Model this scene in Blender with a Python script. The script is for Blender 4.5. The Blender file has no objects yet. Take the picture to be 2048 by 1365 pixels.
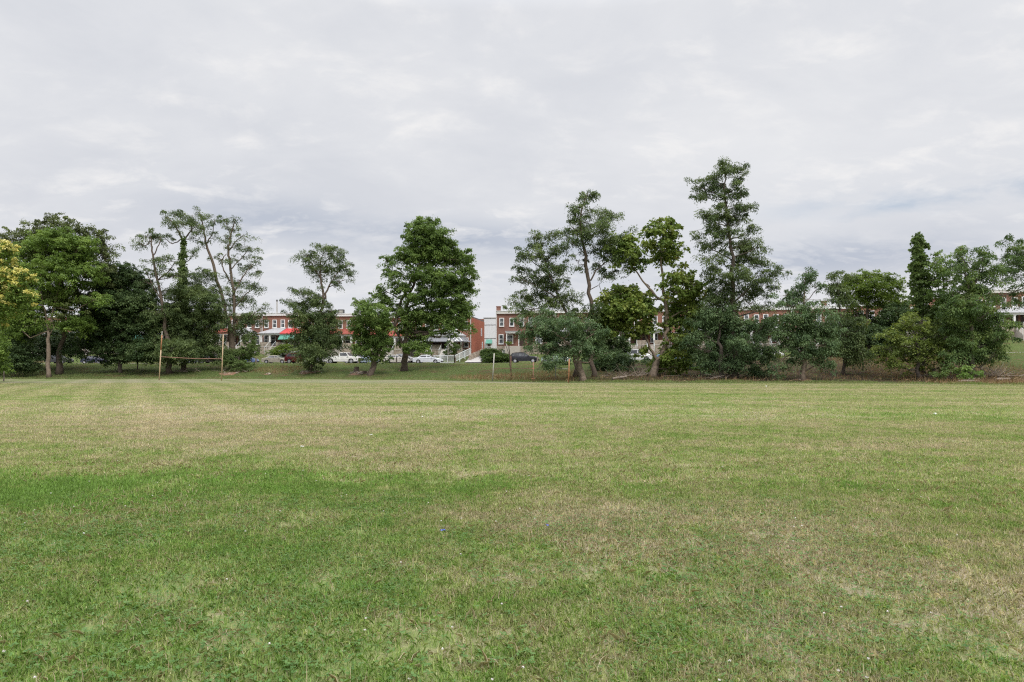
import bpy, math, numpy as np
from mathutils import Vector
R = math.radians
C = bpy.context.scene.collection
rng = np.random.default_rng(7)
F, HY, CH = 1365.33, 732.0, 1.65        # focal length in photo pixels, horizon row, eye height
TH = R(8.0); CO, SI = math.cos(TH), math.sin(TH)

# ---------------------------------------------------------------- terrain
def st(x, y): return x*CO - y*SI + 17.4, x*SI + y*CO           # along / across the street
def xy(s, t):
    s = s - 17.4
    return s*CO + t*SI, -s*SI + t*CO
def ss(a, b, v):
    k = np.clip((v-a)/(b-a), 0, 1); return k*k*(3-2*k)
def zroad(s): return np.interp(s, [-120,-50,0,20,30,60,80,120], [1.9,2.0,2.0,2.3,2.55,3.1,3.6,4.1])
def zyard(s): return np.interp(s, [-120,-49,-9,-4,20,58,76,120], [4.1,3.85,3.1,3.6,3.7,4.1,5.9,6.4])
def toe(s): return np.interp(s, [-90,-60,-41,-22,-5,13,37,54,80], [76,78,82,84,80,70,70,63,60])
T0, T1 = 104.0, 112.0
def height(x, y):
    s, t = st(x, y)
    zr, zy, tt = zroad(s), zyard(s), toe(s)
    z = zr*ss(0, 1, (t-tt)/(T0-1.5-tt))**0.9
    z = np.where(t > T0-1.5, zr - 0.06, z)
    z = np.where(t > T1+0.2, zr+0.12 + (zy-zr-.12)*ss(T1+1.6, 119.5, t), z)
    und = 0.05*np.sin(x*.35+1.3*np.sin(y*.21))*np.cos(y*.3+.7*np.sin(x*.17))
    return z + und*ss(tt, tt+6, t)*ss(0, .12, np.abs(t-108)/60-.06)
def at(px, py, D): return Vector(((px-1024)/F*D, D, CH+(HY-py)/F*D))
def hit(px, py):
    D = 3.0
    while D < 150:
        p = at(px, py, D)
        if float(height(p.x, p.y)) >= p.z: break
        D += .1
    return Vector((p.x, p.y, float(height(p.x, p.y))))
def row_at(px, t):                                              # ground point on the line across = t seen at column px
    k = (px-1024)/F
    y = t/(k*SI+CO); x = k*y
    return x, y, st(x, y)[0]

# ---------------------------------------------------------------- nodes / materials
class NT:
    def __init__(s, tree): s.t = tree
    def n(s, typ, ins=None, **kw):
        nd = s.t.nodes.new(typ)
        for k, v in kw.items(): setattr(nd, k, v)
        for k, v in (ins or {}).items():
            sock = nd.inputs[k]
            if isinstance(v, bpy.types.NodeSocket): s.t.links.new(v, sock)
            else: sock.default_value = v
        return nd
    def link(s, a, b): s.t.links.new(a, b)
    def math(s, op, a, b=0.0, c=None, clamp=False):
        d = {0: a, 1: b}
        if c is not None: d[2] = c
        return s.n('ShaderNodeMath', d, operation=op, use_clamp=clamp).outputs[0]
    def mix(s, f, a, b, bt='MIX'):
        nd = s.n('ShaderNodeMix', data_type='RGBA', blend_type=bt)
        for i, v in ((0, f), (6, a), (7, b)):
            if isinstance(v, bpy.types.NodeSocket): s.t.links.new(v, nd.inputs[i])
            else: nd.inputs[i].default_value = v if i == 0 else (*v[:3], 1)
        return nd.outputs[2]
    def noise(s, vec, scale, detail=4, rough=.55, dist=0.0):
        return s.n('ShaderNodeTexNoise', {'Vector': vec, 'Scale': scale, 'Detail': detail, 'Roughness': rough, 'Distortion': dist}).outputs[0]
    def ramp(s, f, a, b): return s.n('ShaderNodeMapRange', {0: f, 1: a, 2: b, 3: 0.0, 4: 1.0}, clamp=True).outputs[0]
def newmat(name):
    m = bpy.data.materials.new(name); m.use_nodes = True
    m.node_tree.nodes.clear()
    g = NT(m.node_tree); out = g.n('ShaderNodeOutputMaterial')
    return m, g, out
def plain(name, col, rough=.7, var=.18, scale=2.0, metal=0, spec=.4, bump=0):
    m, g, out = newmat(name)
    tc = g.n('ShaderNodeNewGeometry').outputs['Position']
    nz = g.noise(tc, scale, 6, .65)
    k = g.ramp(nz, .3, .7)
    c = g.mix(k, [v*(1-var) for v in col], [min(1, v*(1+var)) for v in col])
    b = g.n('ShaderNodeBsdfPrincipled', {'Base Color': c, 'Roughness': rough, 'Metallic': metal, 'Specular IOR Level': spec})
    if bump:
        bp = g.n('ShaderNodeBump', {'Height': nz, 'Strength': bump, 'Distance': .05}); g.link(bp.outputs[0], b.inputs['Normal'])
    g.link(b.outputs[0], out.inputs[0]); return m
def leafmat(name, dark, mid, light, accent=None, trans=.3):
    m, g, out = newmat(name)
    a = g.n('ShaderNodeAttribute', attribute_name='tint').outputs['Fac']
    pos = g.n('ShaderNodeNewGeometry').outputs['Position']
    nz = g.noise(pos, .45, 3)
    v = g.math('ADD', g.math('MULTIPLY', a, .65), g.math('MULTIPLY', g.ramp(nz, .3, .7), .35))
    r = g.n('ShaderNodeValToRGB', {0: v})
    cr = r.color_ramp; cr.elements[0].color = (*dark, 1); cr.elements[0].position = .12
    cr.elements[1].color = (*light, 1); cr.elements[1].position = .88
    e = cr.elements.new(.5); e.color = (*mid, 1)
    c = r.outputs[0]
    if accent:
        n2 = g.noise(pos, 1.3, 2)
        f = g.math('MULTIPLY', g.ramp(n2, accent[3], accent[3]+.08), g.ramp(a, .45, .6))
        c = g.mix(f, c, accent[:3])
    d = g.n('ShaderNodeBsdfPrincipled', {'Base Color': c, 'Roughness': .6, 'Specular IOR Level': .22})
    c2 = g.mix(.45, c, (.5, .7, .12), 'MULTIPLY')
    c3 = g.mix(1.0, c2, (2.0, 1.8, 1.5), 'MULTIPLY')
    t = g.n('ShaderNodeBsdfTranslucent', {'Color': c3})
    mx = g.n('ShaderNodeMixShader', {0: trans, 1: d.outputs[0], 2: t.outputs[0]})
    g.link(mx.outputs[0], out.inputs[0]); return m

M = {}
M['bark'] = plain('bark', (.11,.09,.075), .95, .45, 5, bump=.8)
M['bark_pale'] = plain('bark_pale', (.20,.155,.118), .95, .4, 4, bump=.8)
M['bark_brown'] = plain('bark_brown', (.115,.088,.07), .95, .4, 5, bump=.8)
M['bark_mid'] = plain('bark_mid', (.135,.105,.08), .95, .45, 5, bump=.8)
M['deadwood'] = plain('deadwood', (.25,.205,.165), .9, .35, 6)
M['white'] = plain('white_paint', (.78,.78,.77), .6, .06)
M['offwhite'] = plain('weathered_white', (.62,.6,.56), .8, .2, 1.2)
M['siding'] = plain('siding', (.66,.67,.69), .6, .05)
M['stone'] = plain('stone', (.33,.28,.225), .9, .5, 3.5)
M['concrete'] = plain('concrete', (.45,.41,.37), .9, .15)
M['asphalt'] = plain('asphalt', (.23,.225,.22), .9, .15, 1.5)
M['walk'] = plain('pavement', (.42,.40,.38), .9, .12, 1.5)
M['greyroof'] = plain('grey_shingle', (.36,.36,.37), .85, .2, 3)
M['redroof'] = plain('bright_red_roof', (.50,.06,.06), .7, .15, 2)
M['rustroof'] = plain('red_shingle', (.27,.065,.045), .8, .25, 3)
M['greenawn'] = plain('green_awning', (.10,.30,.23), .6, .12, 1)
M['greyawn'] = plain('grey_awning', (.19,.195,.21), .5, .12, 1)
M['darkroof'] = plain('tar_roof', (.1,.1,.1), .9, .2)
M['dark'] = plain('dark_interior', (.02,.018,.017), .6, .2)
M['door'] = plain('door', (.06,.035,.03), .5, .15)
M['tanpost'] = plain('faded_tan_paint', (.46,.34,.22), .8, .3, 3)
M['rustbar'] = plain('dull_rust_bar', (.27,.15,.11), .9, .3, 3)
M['rust'] = plain('rust', (.36,.17,.085), .9, .4, 3)
M['galv'] = plain('galvanised_pipe', (.42,.40,.36), .6, .15, 3, metal=.2)
M['soil'] = plain('soil', (.22,.125,.08), 1, .4, 3, bump=1)
M['rail'] = plain('painted_rail', (.62,.66,.66), .6, .1)
M['postwood'] = plain('weathered_wood', (.22,.18,.15), .95, .3, 6)
M['tyre'] = plain('tyre', (.025,.025,.025), .9, .1)
M['rim'] = plain('rim', (.5,.5,.52), .35, .1, metal=.6)
M['lamp'] = plain('lamp_glass', (.7,.7,.68), .2, .1)
M['redlamp'] = plain('tail_lamp', (.35,.02,.02), .3, .1)
M['trim'] = plain('black_trim', (.03,.03,.032), .6, .1)
M['bluelitter'] = plain('blue_litter', (.12,.17,.62), .5, .4, 60)
M['whitelitter'] = plain('white_litter', (.8,.8,.8), .6, .1)
def glass(name, col):
    m, g, out = newmat(name)
    pos = g.n('ShaderNodeNewGeometry').outputs['Position']
    c = g.mix(g.ramp(g.noise(pos, .9, 2), .4, .62), col, [v*3+.06 for v in col])
    b = g.n('ShaderNodeBsdfPrincipled', {'Base Color': c, 'Roughness': .08, 'Specular IOR Level': .8})
    g.link(b.outputs[0], out.inputs[0]); return m
M['pane'] = glass('window_glass', (.035,.04,.045))
M['carglass'] = glass('car_glass', (.02,.022,.026))
def brick(name, a, b_, mort):
    m, g, out = newmat(name)
    tc = g.n('ShaderNodeTexCoord').outputs['Object']
    sp = g.n('ShaderNodeSeparateXYZ', {0: tc}); cx = g.math('ADD', sp.outputs[0], sp.outputs[1])
    v = g.n('ShaderNodeCombineXYZ', {0: cx, 1: sp.outputs[2], 2: 0.0}).outputs[0]
    bt = g.n('ShaderNodeTexBrick', {'Vector': v, 'Color1': (*a, 1), 'Color2': (*b_, 1), 'Mortar': (*mort, 1), 'Scale': 1.0,
        'Mortar Size': .011, 'Brick Width': .215, 'Row Height': .075, 'Bias': 0.0})
    pos = g.n('ShaderNodeNewGeometry').outputs['Position']
    k = g.ramp(g.noise(pos, .6, 5, .65), .3, .72)
    c = g.mix(g.math('MULTIPLY', k, .5), bt.outputs[0], [v*.55 for v in a])
    b = g.n('ShaderNodeBsdfPrincipled', {'Base Color': c, 'Roughness': .9, 'Specular IOR Level': .2})
    g.link(b.outputs[0], out.inputs[0]); return m
M['brick0'] = brick('red_brick', (.33,.125,.085), (.26,.10,.07), (.33,.25,.20))
M['brick1'] = brick('brown_brick', (.27,.11,.08), (.20,.085,.065), (.29,.22,.18))
M['brick2'] = brick('orange_painted_brick', (.40,.135,.08), (.36,.12,.07), (.36,.15,.10))
def paint(name, col, metal=.25):
    m, g, out = newmat(name)
    pos = g.n('ShaderNodeNewGeometry').outputs['Position']
    c = g.mix(g.ramp(g.noise(pos, 1.2, 4), .35, .7), col, [v*.86 for v in col])
    b = g.n('ShaderNodeBsdfPrincipled', {'Base Color': c, 'Roughness': .35, 'Metallic': metal, 'Coat Weight': .4, 'Coat Roughness': .15})
    g.link(b.outputs[0], out.inputs[0]); return m

# grass colour shared by the ground and the blades: dry and green zones by place, mown bands
def grass_color(g, blade):
    pos = g.n('ShaderNodeNewGeometry').outputs['Position']
    sp = g.n('ShaderNodeSeparateXYZ', {0: pos}); X, Y = sp.outputs[0], sp.outputs[1]
    big = g.noise(pos, .16, 6, .68, .6); mid = g.noise(pos, .9, 5, .65); fine = g.noise(pos, 5.0, 4, .7)
    wx = g.math('MULTIPLY', g.math('SUBTRACT', g.noise(pos, .35, 4, .6), .5), 2.6); wy = g.math('MULTIPLY', g.math('SUBTRACT', g.noise(pos, .45, 4, .6), .5), 2.0)
    def blob(cx, cy, rx, ry, amt):
        dx = g.math('ADD', g.math('DIVIDE', g.math('SUBTRACT', X, cx), rx), wx); dy = g.math('ADD', g.math('DIVIDE', g.math('SUBTRACT', Y, cy), ry), wy)
        d = g.math('ADD', g.math('MULTIPLY', dx, dx), g.math('MULTIPLY', dy, dy))
        return g.math('MULTIPLY', g.math('POWER', 2.718, g.math('MULTIPLY', d, -1.0)), amt)
    dry = g.math('ADD', .47, 0.0)
    dry = g.math('ADD', dry, g.math('MULTIPLY', g.math('SUBTRACT', big, .5), 1.1))
    dry = g.math('ADD', dry, g.math('MULTIPLY', g.math('SUBTRACT', mid, .5), 1.5))
    dry = g.math('ADD', dry, g.math('MULTIPLY', g.math('SUBTRACT', fine, .5), 1.7))
    for b in [(-8.5,19,9,6,.30), (-14,27,8,6,.20), (8,14,3,1.2,.16), (-3,14,3,1.5,.12), (14,38,9,3,-.14), (2,30,8,2,-.12), (-4.2,9.4,4.2,1.3,-.36), (-7,8.3,3.0,1.6,-.36), (-2.5,6.5,1.6,.8,-.14), (-1.8,4.0,2.6,1.2,-.3), (-3,6.5,2.5,1.5,-.12),
              (2.6,6.8,2.4,1.5,.30), (2.8,4.3,1.3,.9,.32), (5,12,6,3,.05), (.9,7.5,1.0,.8,.22), (-.2,9.0,2.5,1,-.08), (4.5,8.7,1.5,.8,-.15), (0,60,80,30,.20)]:
        dry = g.math('ADD', dry, blob(*b))
    # mown stripes: left set runs away from the camera, the rest runs across
    wob = g.math('MULTIPLY', g.math('SUBTRACT', g.noise(pos, .07, 3), .5), 3.0)
    pa = g.math('ADD', g.math('ADD', g.math('MULTIPLY', X, .87), g.math('MULTIPLY', Y, .49)), wob)
    sa = g.math('SINE', g.math('MULTIPLY', pa, 2.4))
    pb = g.math('ADD', g.math('ADD', g.math('MULTIPLY', X, .12), g.math('MULTIPLY', Y, .99)), wob)
    sb = g.math('SINE', g.math('MULTIPLY', pb, 1.05))
    leftm = g.ramp(g.math('ADD', X, g.math('MULTIPLY', Y, .30)), 1.0, -5.0)
    farm = g.ramp(Y, 10.0, 32.0)
    stripe = g.n('ShaderNodeMix', {0: leftm, 2: sb, 3: sa}).outputs[0]
    stripe = g.math('MULTIPLY', stripe, farm)
    if blade: 
        a = g.n('ShaderNodeAttribute', attribute_name='tint').outputs['Fac']
        dry = g.math('ADD', dry, g.math('MULTIPLY', g.math('SUBTRACT', a, .5), .75))
    dry = g.math('ADD', g.math('MULTIPLY', g.math('SUBTRACT', dry, .5), 1.15), .5)
    f = g.math('ADD', dry, g.math('MULTIPLY', stripe, .08), clamp=True)
    r = g.n('ShaderNodeValToRGB', {0: f}); cr = r.color_ramp
    cols = [(0, (.18,.29,.075)), (.28, (.25,.325,.105)), (.5, (.335,.36,.165)), (.72, (.385,.37,.225)), (1, (.47,.40,.30))]
    cr.elements[0].position = 0; cr.elements[0].color = (*cols[0][1], 1); cr.elements[1].position = 1; cr.elements[1].color = (*cols[-1][1], 1)
    for p, c in cols[1:-1]:
        e = cr.elements.new(p); e.color = (*c, 1)
    col = r.outputs[0]
    # distant turf is paler; the unmown bank is a deeper green with bare brown patches
    mott = g.math('MULTIPLY', g.math('SUBTRACT', g.noise(pos, 2.6, 5, .7), .5), .75)
    gg = g.math('ADD', g.math('ADD', 1.0, mott), g.math('MULTIPLY', stripe, .045))
    if blade:
        wn = g.n('ShaderNodeTexWhiteNoise', {'W': g.math('MULTIPLY', a, 917.0)}, noise_dimensions='1D').outputs[0]
        gg = g.math('MULTIPLY', gg, g.math('ADD', .68, g.math('MULTIPLY', g.math('POWER', wn, 1.6), .85)))
    col = g.mix(1.0, col, g.n('ShaderNodeCombineColor', {0: gg, 1: gg, 2: gg}).outputs[0], 'MULTIPLY')
    return pos, X, Y, col, (big, mid, fine), dry
m, g, out = newmat('turf')
pos, X, Y, col, nz, dry = grass_color(g, False)
S_ = g.math('ADD', g.math('SUBTRACT', g.math('MULTIPLY', X, CO), g.math('MULTIPLY', Y, SI)), 17.4)
T_ = g.math('ADD', g.math('MULTIPLY', X, SI), g.math('MULTIPLY', Y, CO))
at_ = g.n('ShaderNodeAttribute', attribute_name='bank').outputs['Fac']
soilf = g.ramp(g.math('ADD', g.math('MULTIPLY', nz[1], .6), g.math('MULTIPLY', g.noise(pos, .25, 4), .6)), .60, .76)
bankcol = g.mix(g.ramp(nz[2], .3, .7), (.10,.155,.045), (.19,.235,.08))
bankcol = g.mix(soilf, bankcol, (.20,.125,.075))
lt_ = g.math('MULTIPLY', g.n('ShaderNodeAttribute', attribute_name='shade_litter').outputs['Fac'], g.ramp(nz[1], .30, .5))
bankcol = g.mix(lt_, bankcol, g.mix(g.ramp(nz[2], .35, .65), (.065,.045,.030), (.14,.095,.06)))  # bare earth and leaf litter, darkened to paint in shade beneath the trees
bf = g.ramp(g.math('ADD', at_, g.math('MULTIPLY', g.math('SUBTRACT', nz[1], .5), .9)), .22, .7)
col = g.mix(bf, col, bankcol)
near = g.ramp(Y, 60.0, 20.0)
far_ = g.n('ShaderNodeMapRange', {0: Y, 1: 20.0, 2: 60.0, 3: .95, 4: .54}, clamp=True).outputs[0]  # darkens the ground with distance, painting in the self-shading of grass blades
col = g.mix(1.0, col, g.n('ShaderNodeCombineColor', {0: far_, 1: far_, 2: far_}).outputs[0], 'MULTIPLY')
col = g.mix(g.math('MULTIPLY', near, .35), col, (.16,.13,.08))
hh = g.math('ADD', g.math('MULTIPLY', nz[2], .6), g.noise(pos, 30, 3))
bp = g.n('ShaderNodeBump', {'Height': hh, 'Strength': .9, 'Distance': .05})
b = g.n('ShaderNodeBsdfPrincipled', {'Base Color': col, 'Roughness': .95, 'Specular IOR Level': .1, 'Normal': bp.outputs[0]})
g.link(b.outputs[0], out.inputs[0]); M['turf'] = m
def blademat(name, bank=False):
    m, g, out = newmat(name)
    pos, X, Y, col, nz, dry = grass_color(g, True)
    if bank:
        a = g.n('ShaderNodeAttribute', attribute_name='tint').outputs['Fac']
        pb_ = g.ramp(g.noise(pos, .5, 5, .65), .35, .68)
        col = g.mix(a, g.mix(pb_, (.10,.17,.04), (.17,.16,.07)), g.mix(pb_, (.20,.29,.085), (.29,.26,.13)))
    d = g.n('ShaderNodeBsdfPrincipled', {'Base Color': col, 'Roughness': .55, 'Specular IOR Level': .25})
    t = g.n('ShaderNodeBsdfTranslucent', {'Color': g.mix(1.0, col, (1.6, 1.7, 1.0), 'MULTIPLY')})
    mx = g.n('ShaderNodeMixShader', {0: .3, 1: d.outputs[0], 2: t.outputs[0]})
    g.link(mx.outputs[0], out.inputs[0]); return m
M['blade'] = blademat('grass_blade'); M['bankblade'] = blademat('bank_blade', True)
M['clover'] = leafmat('clover_leaf', (.06,.13,.03), (.09,.18,.045), (.13,.22,.07), trans=.2)
M['strawblade'] = leafmat('dry_stalks', (.16,.085,.045), (.25,.16,.085), (.40,.30,.17), trans=.2)
M['strawpale'] = leafmat('pale_stems', (.40,.33,.20), (.50,.43,.29), (.60,.54,.40), trans=.2)
M['weed'] = leafmat('weed_leaf', (.11,.20,.045), (.17,.27,.07), (.24,.33,.10))

# ---------------------------------------------------------------- mesh helpers
def tag(o, label=None, cat=None, group=None, kind=None):
    if label: o['label'] = label
    if cat: o['category'] = cat
    if group: o['group'] = group
    if kind: o['kind'] = kind
    return o
def thing(name, label, cat, loc=(0,0,0), rz=0, group=None):
    o = bpy.data.objects.new(name, None); C.objects.link(o); o.empty_display_size = .3
    o.location = loc; o.rotation_euler = (0, 0, rz); return tag(o, label, cat, group)
class MB:
    def __init__(s): s.v, s.f, s.n = [], [], 0
    def add(s, vs, fs):
        s.v.extend([tuple(map(float, p)) for p in vs]); s.f.extend([tuple(i+s.n for i in f) for f in fs]); s.n += len(vs); return s
    def box(s, x0, x1, y0, y1, z0, z1):
        return s.add([(x0,y0,z0),(x1,y0,z0),(x1,y1,z0),(x0,y1,z0),(x0,y0,z1),(x1,y0,z1),(x1,y1,z1),(x0,y1,z1)],
                     [(3,2,1,0),(4,5,6,7),(0,1,5,4),(1,2,6,5),(2,3,7,6),(3,0,4,7)])
    def tube(s, pts, rad, seg=7, cap=True):
        pts = [Vector(p) for p in pts]; n = len(pts); vs = []; prev = None
        for i, p in enumerate(pts):
            d = (pts[min(i+1, n-1)] - pts[max(i-1, 0)]).normalized()
            a = prev if prev is not None else (Vector((0,1,0)) if abs(d.y) < .9 else Vector((1,0,0)))
            a = (a - d*a.dot(d)).normalized(); b = d.cross(a); prev = a
            for k in range(seg):
                t = 2*math.pi*k/seg; vs.append(p + (a*math.cos(t)+b*math.sin(t))*rad[i])
        fs = [(i*seg+k, i*seg+(k+1)%seg, (i+1)*seg+(k+1)%seg, (i+1)*seg+k) for i in range(n-1) for k in range(seg)]
        if cap: fs += [tuple(range(seg))[::-1], tuple(range((n-1)*seg, n*seg))]
        return s.add(vs, fs)
    def build(s, name, mat, parent=None, smooth=False, bevel=0):
        me = bpy.data.meshes.new(name); me.from_pydata(s.v, [], s.f); me.materials.append(mat)
        if smooth: me.shade_smooth()
        o = bpy.data.objects.new(name, me); C.objects.link(o)
        if parent: o.parent = parent
        if bevel:
            md = o.modifiers.new('bevel', 'BEVEL'); md.width = bevel; md.segments = 2; md.limit_method = 'ANGLE'
        return o
def np_mesh(name, V, nper, mat, tint=None, parent=None, loc=(0,0,0)):
    """V: (n, nper, 3) separate polygons"""
    n = len(V); me = bpy.data.meshes.new(name)
    me.vertices.add(n*nper); me.vertices.foreach_set('co', np.ascontiguousarray(V, dtype=np.float32).ravel())
    me.loops.add(n*nper); me.loops.foreach_set('vertex_index', np.arange(n*nper, dtype=np.int32))
    me.polygons.add(n); me.polygons.foreach_set('loop_start', np.arange(n, dtype=np.int32)*nper)
    me.update(calc_edges=True)
    if tint is not None:
        a = me.attributes.new('tint', 'FLOAT', 'POINT'); a.data.foreach_set('value', np.repeat(tint, nper).astype(np.float32))
    me.materials.append(mat)
    o = bpy.data.objects.new(name, me); C.objects.link(o); o.location = loc
    if parent: o.parent = parent
    return o
def unit(v): return v/np.maximum(np.linalg.norm(v, axis=-1, keepdims=True), 1e-6)

# ---------------------------------------------------------------- trees
# style: leaf length, leaf width, spray radius, droop, leaves per spray, density factor
STYLE = {'broad': (.22,.16,.68,.4,82,10), 'locust': (.24,.095,.80,.55,118,8), 'catalpa': (.36,.27,.60,.45,36,12),
         'fine': (.19,.13,.5,.25,46,17), 'ivy': (.22,.2,.30,.25,22,60), 'bush': (.18,.12,.42,.25,44,22)}
def leaf_cloud(sub, rad, style, rg, dens_leaf=1.0):
    L, W, _, droop, nl, _ = STYLE[style]; droop = droop*.85
    nl = int(nl*dens_leaf); n = len(sub)
    ph = rg.uniform(0, 2*np.pi, (n, nl)); q = np.sqrt(rg.uniform(0, 1, (n, nl)))
    rr = rad[:, None]*q
    yaw = rg.uniform(0, np.pi, n)[:, None]; ecc = rg.uniform(.65, 1.0, n)[:, None]
    lx, ly = np.cos(ph)*rr, np.sin(ph)*rr*ecc
    x = lx*np.cos(yaw)-ly*np.sin(yaw); y = lx*np.sin(yaw)+ly*np.cos(yaw)
    z = -droop*rad[:, None]*q**2 + rg.normal(0, .15, (n, nl))*rad[:, None] - rg.exponential(.22, (n, nl))*rad[:, None]
    tilt = rg.normal(0, .28, (n, 2)); z = z + x*tilt[:, :1] + y*tilt[:, 1:]
    P = sub[:, None, :] + np.stack([x, y, z], -1)
    out = unit(np.stack([x, y, -np.abs(rr)*droop*1.2 - .12*rad[:, None] + 0*x], -1) + rg.normal(0, .45, (n, nl, 3))*rad[:, None, None])
    nrm = unit(np.stack([x*.5, y*.5, rad[:, None]*.8+0*x], -1) + rg.normal(0, .22, (n, nl, 3)))
    side = unit(np.cross(out, nrm)); sc = rg.uniform(.65, 1.25, (n, nl, 1))
    a = out*L*sc; b = side*W*.5*sc
    V = np.stack([P, P+a*.45+b, P+a+nrm*(-.12*L), P+a*.45-b], 2).reshape(-1, 4, 3)
    t = np.clip(np.repeat(rg.uniform(.1, .9, n), nl) + rg.normal(0, .13, n*nl), 0, 1)
    return V, t
def py0(py, lm, li): return li == 0 and lm[0][1]-py < 60
def tree(name, label, cat, mat, base, limbs, clumps, style='broad', bark='bark', group=None, D=None, dens=1.0, depth=1.0,
         flowers=None, trunkname='trunk', twigs=True, seed=None, leafd=1.0, spread=.25, crownname='crown'):
    rg = np.random.default_rng(seed if seed is not None else abs(hash((base[0]*7+base[1]*13))) % 99991)
    if D is None: b = hit(*base)
    else:
        b = at(base[0], base[1], D); b.z = float(height(b.x, b.y))
    D = b.y; k = D/F
    root = thing(name, label, cat, b, 0, group)
    def loc(px, py, dd=0): 
        p = at(px, py, D+dd); return p - b
    mb = MB(); nodes = []
    for li, lm in enumerate(limbs):
        pts, rad = [], []
        for i, q in enumerate(lm):
            dd = q[3] if len(q) > 3 else 0
            p = loc(q[0], q[1], dd); wf = 1.0 if py0(q[1], lm, li) else .72
            if li == 0 and i == 0: p.z = -.25
            pts.append(p); rad.append(q[2]*k/2*wf*.88)
        # resample with a little wander
        P, Rr = [], []
        for i in range(len(pts)-1):
            m_ = 4
            for j in range(m_):
                t = j/m_; p = pts[i].lerp(pts[i+1], t)
                if j: p = p + Vector(rg.normal(0, .12*min(1, rad[i]*4), 3))
                P.append(p); Rr.append(rad[i]*(1-t)+rad[i+1]*t)
        P.append(pts[-1]); Rr.append(rad[-1])
        if li == 0: Rr[0] *= 1.35
        mb.tube(P, Rr, 8); nodes += [(p, r) for p, r in zip(P, Rr)]
    NP = np.array([n[0][:] for n in nodes]) if nodes else np.zeros((1, 3)); NR = np.array([n[1] for n in nodes]) if nodes else np.array([.05])
    allsub, allrad, shell = [], [], []
    if clumps:
        cxm = np.mean([c[0] for c in clumps]); 
    for c in clumps:
        px, py, rx, ry = c[:4]; dn = (c[4] if len(c) > 4 else 1.0)*dens
        dd = c[5] if len(c) > 5 else rg.normal(0, spread)*min(rx*k*2.2, 5)
        cc = np.array(loc(px, py, dd)[:]); kk = (D+dd)/F
        ex, ez = rx*kk*1.12, ry*kk*1.4; ey = max(min(ex, ez*1.8), .3)*depth
        _, _, sr, _, _, K = STYLE[style]
        n = max(4, int(dn**1.5*K*ex*ez*(.9+.35*ey)))
        if style == 'ivy': n = max(8, int(dn*26*(ex+ey)*ez))
        d = unit(rg.normal(0, 1, (n, 3))); d[:, 2] = np.where((d[:, 2] < 0) & (rg.random(n) < .35), -d[:, 2], d[:, 2])
        # knobbly outline
        lob = 1 + .16*np.sin(3*np.arctan2(d[:, 1], d[:, 0])+rg.uniform(0, 6)) * np.cos(2.5*d[:, 2]*3+rg.uniform(0, 6))
        r = (rg.uniform(.12, 1, n)**.55)*lob
        sub = cc + d*np.array([ex, ey, ez])*r[:, None]*.92
        if style not in ('ivy', 'bush'): sub = sub + rg.normal(0, .30, (n, 3))*np.array([1, 1, .8])
        rad = sr*rg.uniform(.4, 1.15, n)*min(1.0, .45+max(ex, ez)/2.6)
        gz = height(sub[:, 0]+b.x, sub[:, 1]+b.y) - b.z
        keep = sub[:, 2] > gz+.15
        sub, rad, r = sub[keep], rad[keep], r[keep]
        allsub.append(sub); allrad.append(rad); shell.append(d[keep][:, 2]*.5+r*.5)
        if twigs and nodes and len(sub):
            # limb to the clump, then twigs to some sprays
            w = np.linalg.norm(NP-cc, axis=1) + np.maximum(0, NP[:, 2]-cc[2]+.5)*2.2
            i = int(np.argmin(w)); a = Vector(NP[i]); e = Vector(cc); 
            r0 = min(NR[i]*.6, .035+.018*np.linalg.norm(NP[i]-cc)); 
            midp = a.lerp(e, .5) + Vector((0, 0, -.12*(e-a).length)) + Vector(rg.normal(0, .1, 3))*(e-a).length
            if (e-a).length > .4:
                path = [a, a.lerp(midp, .6), midp, midp.lerp(e, .55)+Vector(rg.normal(0, .15, 3)), e]
                mb.tube(path, [r0, r0*.85, r0*.7, r0*.55, r0*.4], 5)
            pick = rg.choice(len(sub), min(len(sub), 12), replace=False)
            for j in pick:
                q = Vector(sub[j]); s0 = e.lerp(a, rg.uniform(0, .35))
                m1 = s0.lerp(q, .5) + Vector(rg.normal(0, .12, 3))
                mb.tube([s0, m1, q], [max(.02, r0*.38), .016, .009], 4, False)
    if mb.n: mb.build(trunkname, M[bark], root, smooth=True)
    if allsub:
        sub = np.concatenate(allsub); rad = np.concatenate(allrad); sh = np.concatenate(shell)
        V, t = leaf_cloud(sub, rad, style, rg, leafd)
        np_mesh(crownname, V, 4, M[mat], t, root)
        if flowers:
            fm, frac = flowers
            sel = (sh > .30) & (rg.random(len(sub)) < frac)
            if sel.sum() > 2:
                V, t = leaf_cloud(sub[sel]+np.array([0, -.12, .22]), rad[sel]*.7, 'fine', rg, 1.1)
                np_mesh('blossom', V, 4, M[fm], t, root)
    return root
M['l_maple'] = leafmat('maple_leaf', (0.061,0.105,0.027), (0.119,0.187,0.048), (0.209,0.292,0.084))
M['l_bright'] = leafmat('ash_leaf', (0.075,0.127,0.026), (0.133,0.208,0.045), (0.223,0.312,0.075))
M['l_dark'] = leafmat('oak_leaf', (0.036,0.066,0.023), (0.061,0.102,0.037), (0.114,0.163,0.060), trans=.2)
M['l_oak'] = leafmat('old_oak_leaf', (0.064,0.078,0.028), (0.097,0.122,0.043), (0.153,0.188,0.069), trans=.2)
M['l_locust'] = leafmat('locust_leaf', (0.047,0.078,0.028), (0.091,0.131,0.047), (0.160,0.209,0.076), trans=.22)
M['l_blue'] = leafmat('bluish_locust_leaf', (0.051,0.090,0.040), (0.098,0.158,0.069), (0.169,0.239,0.108), trans=.22)
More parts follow.
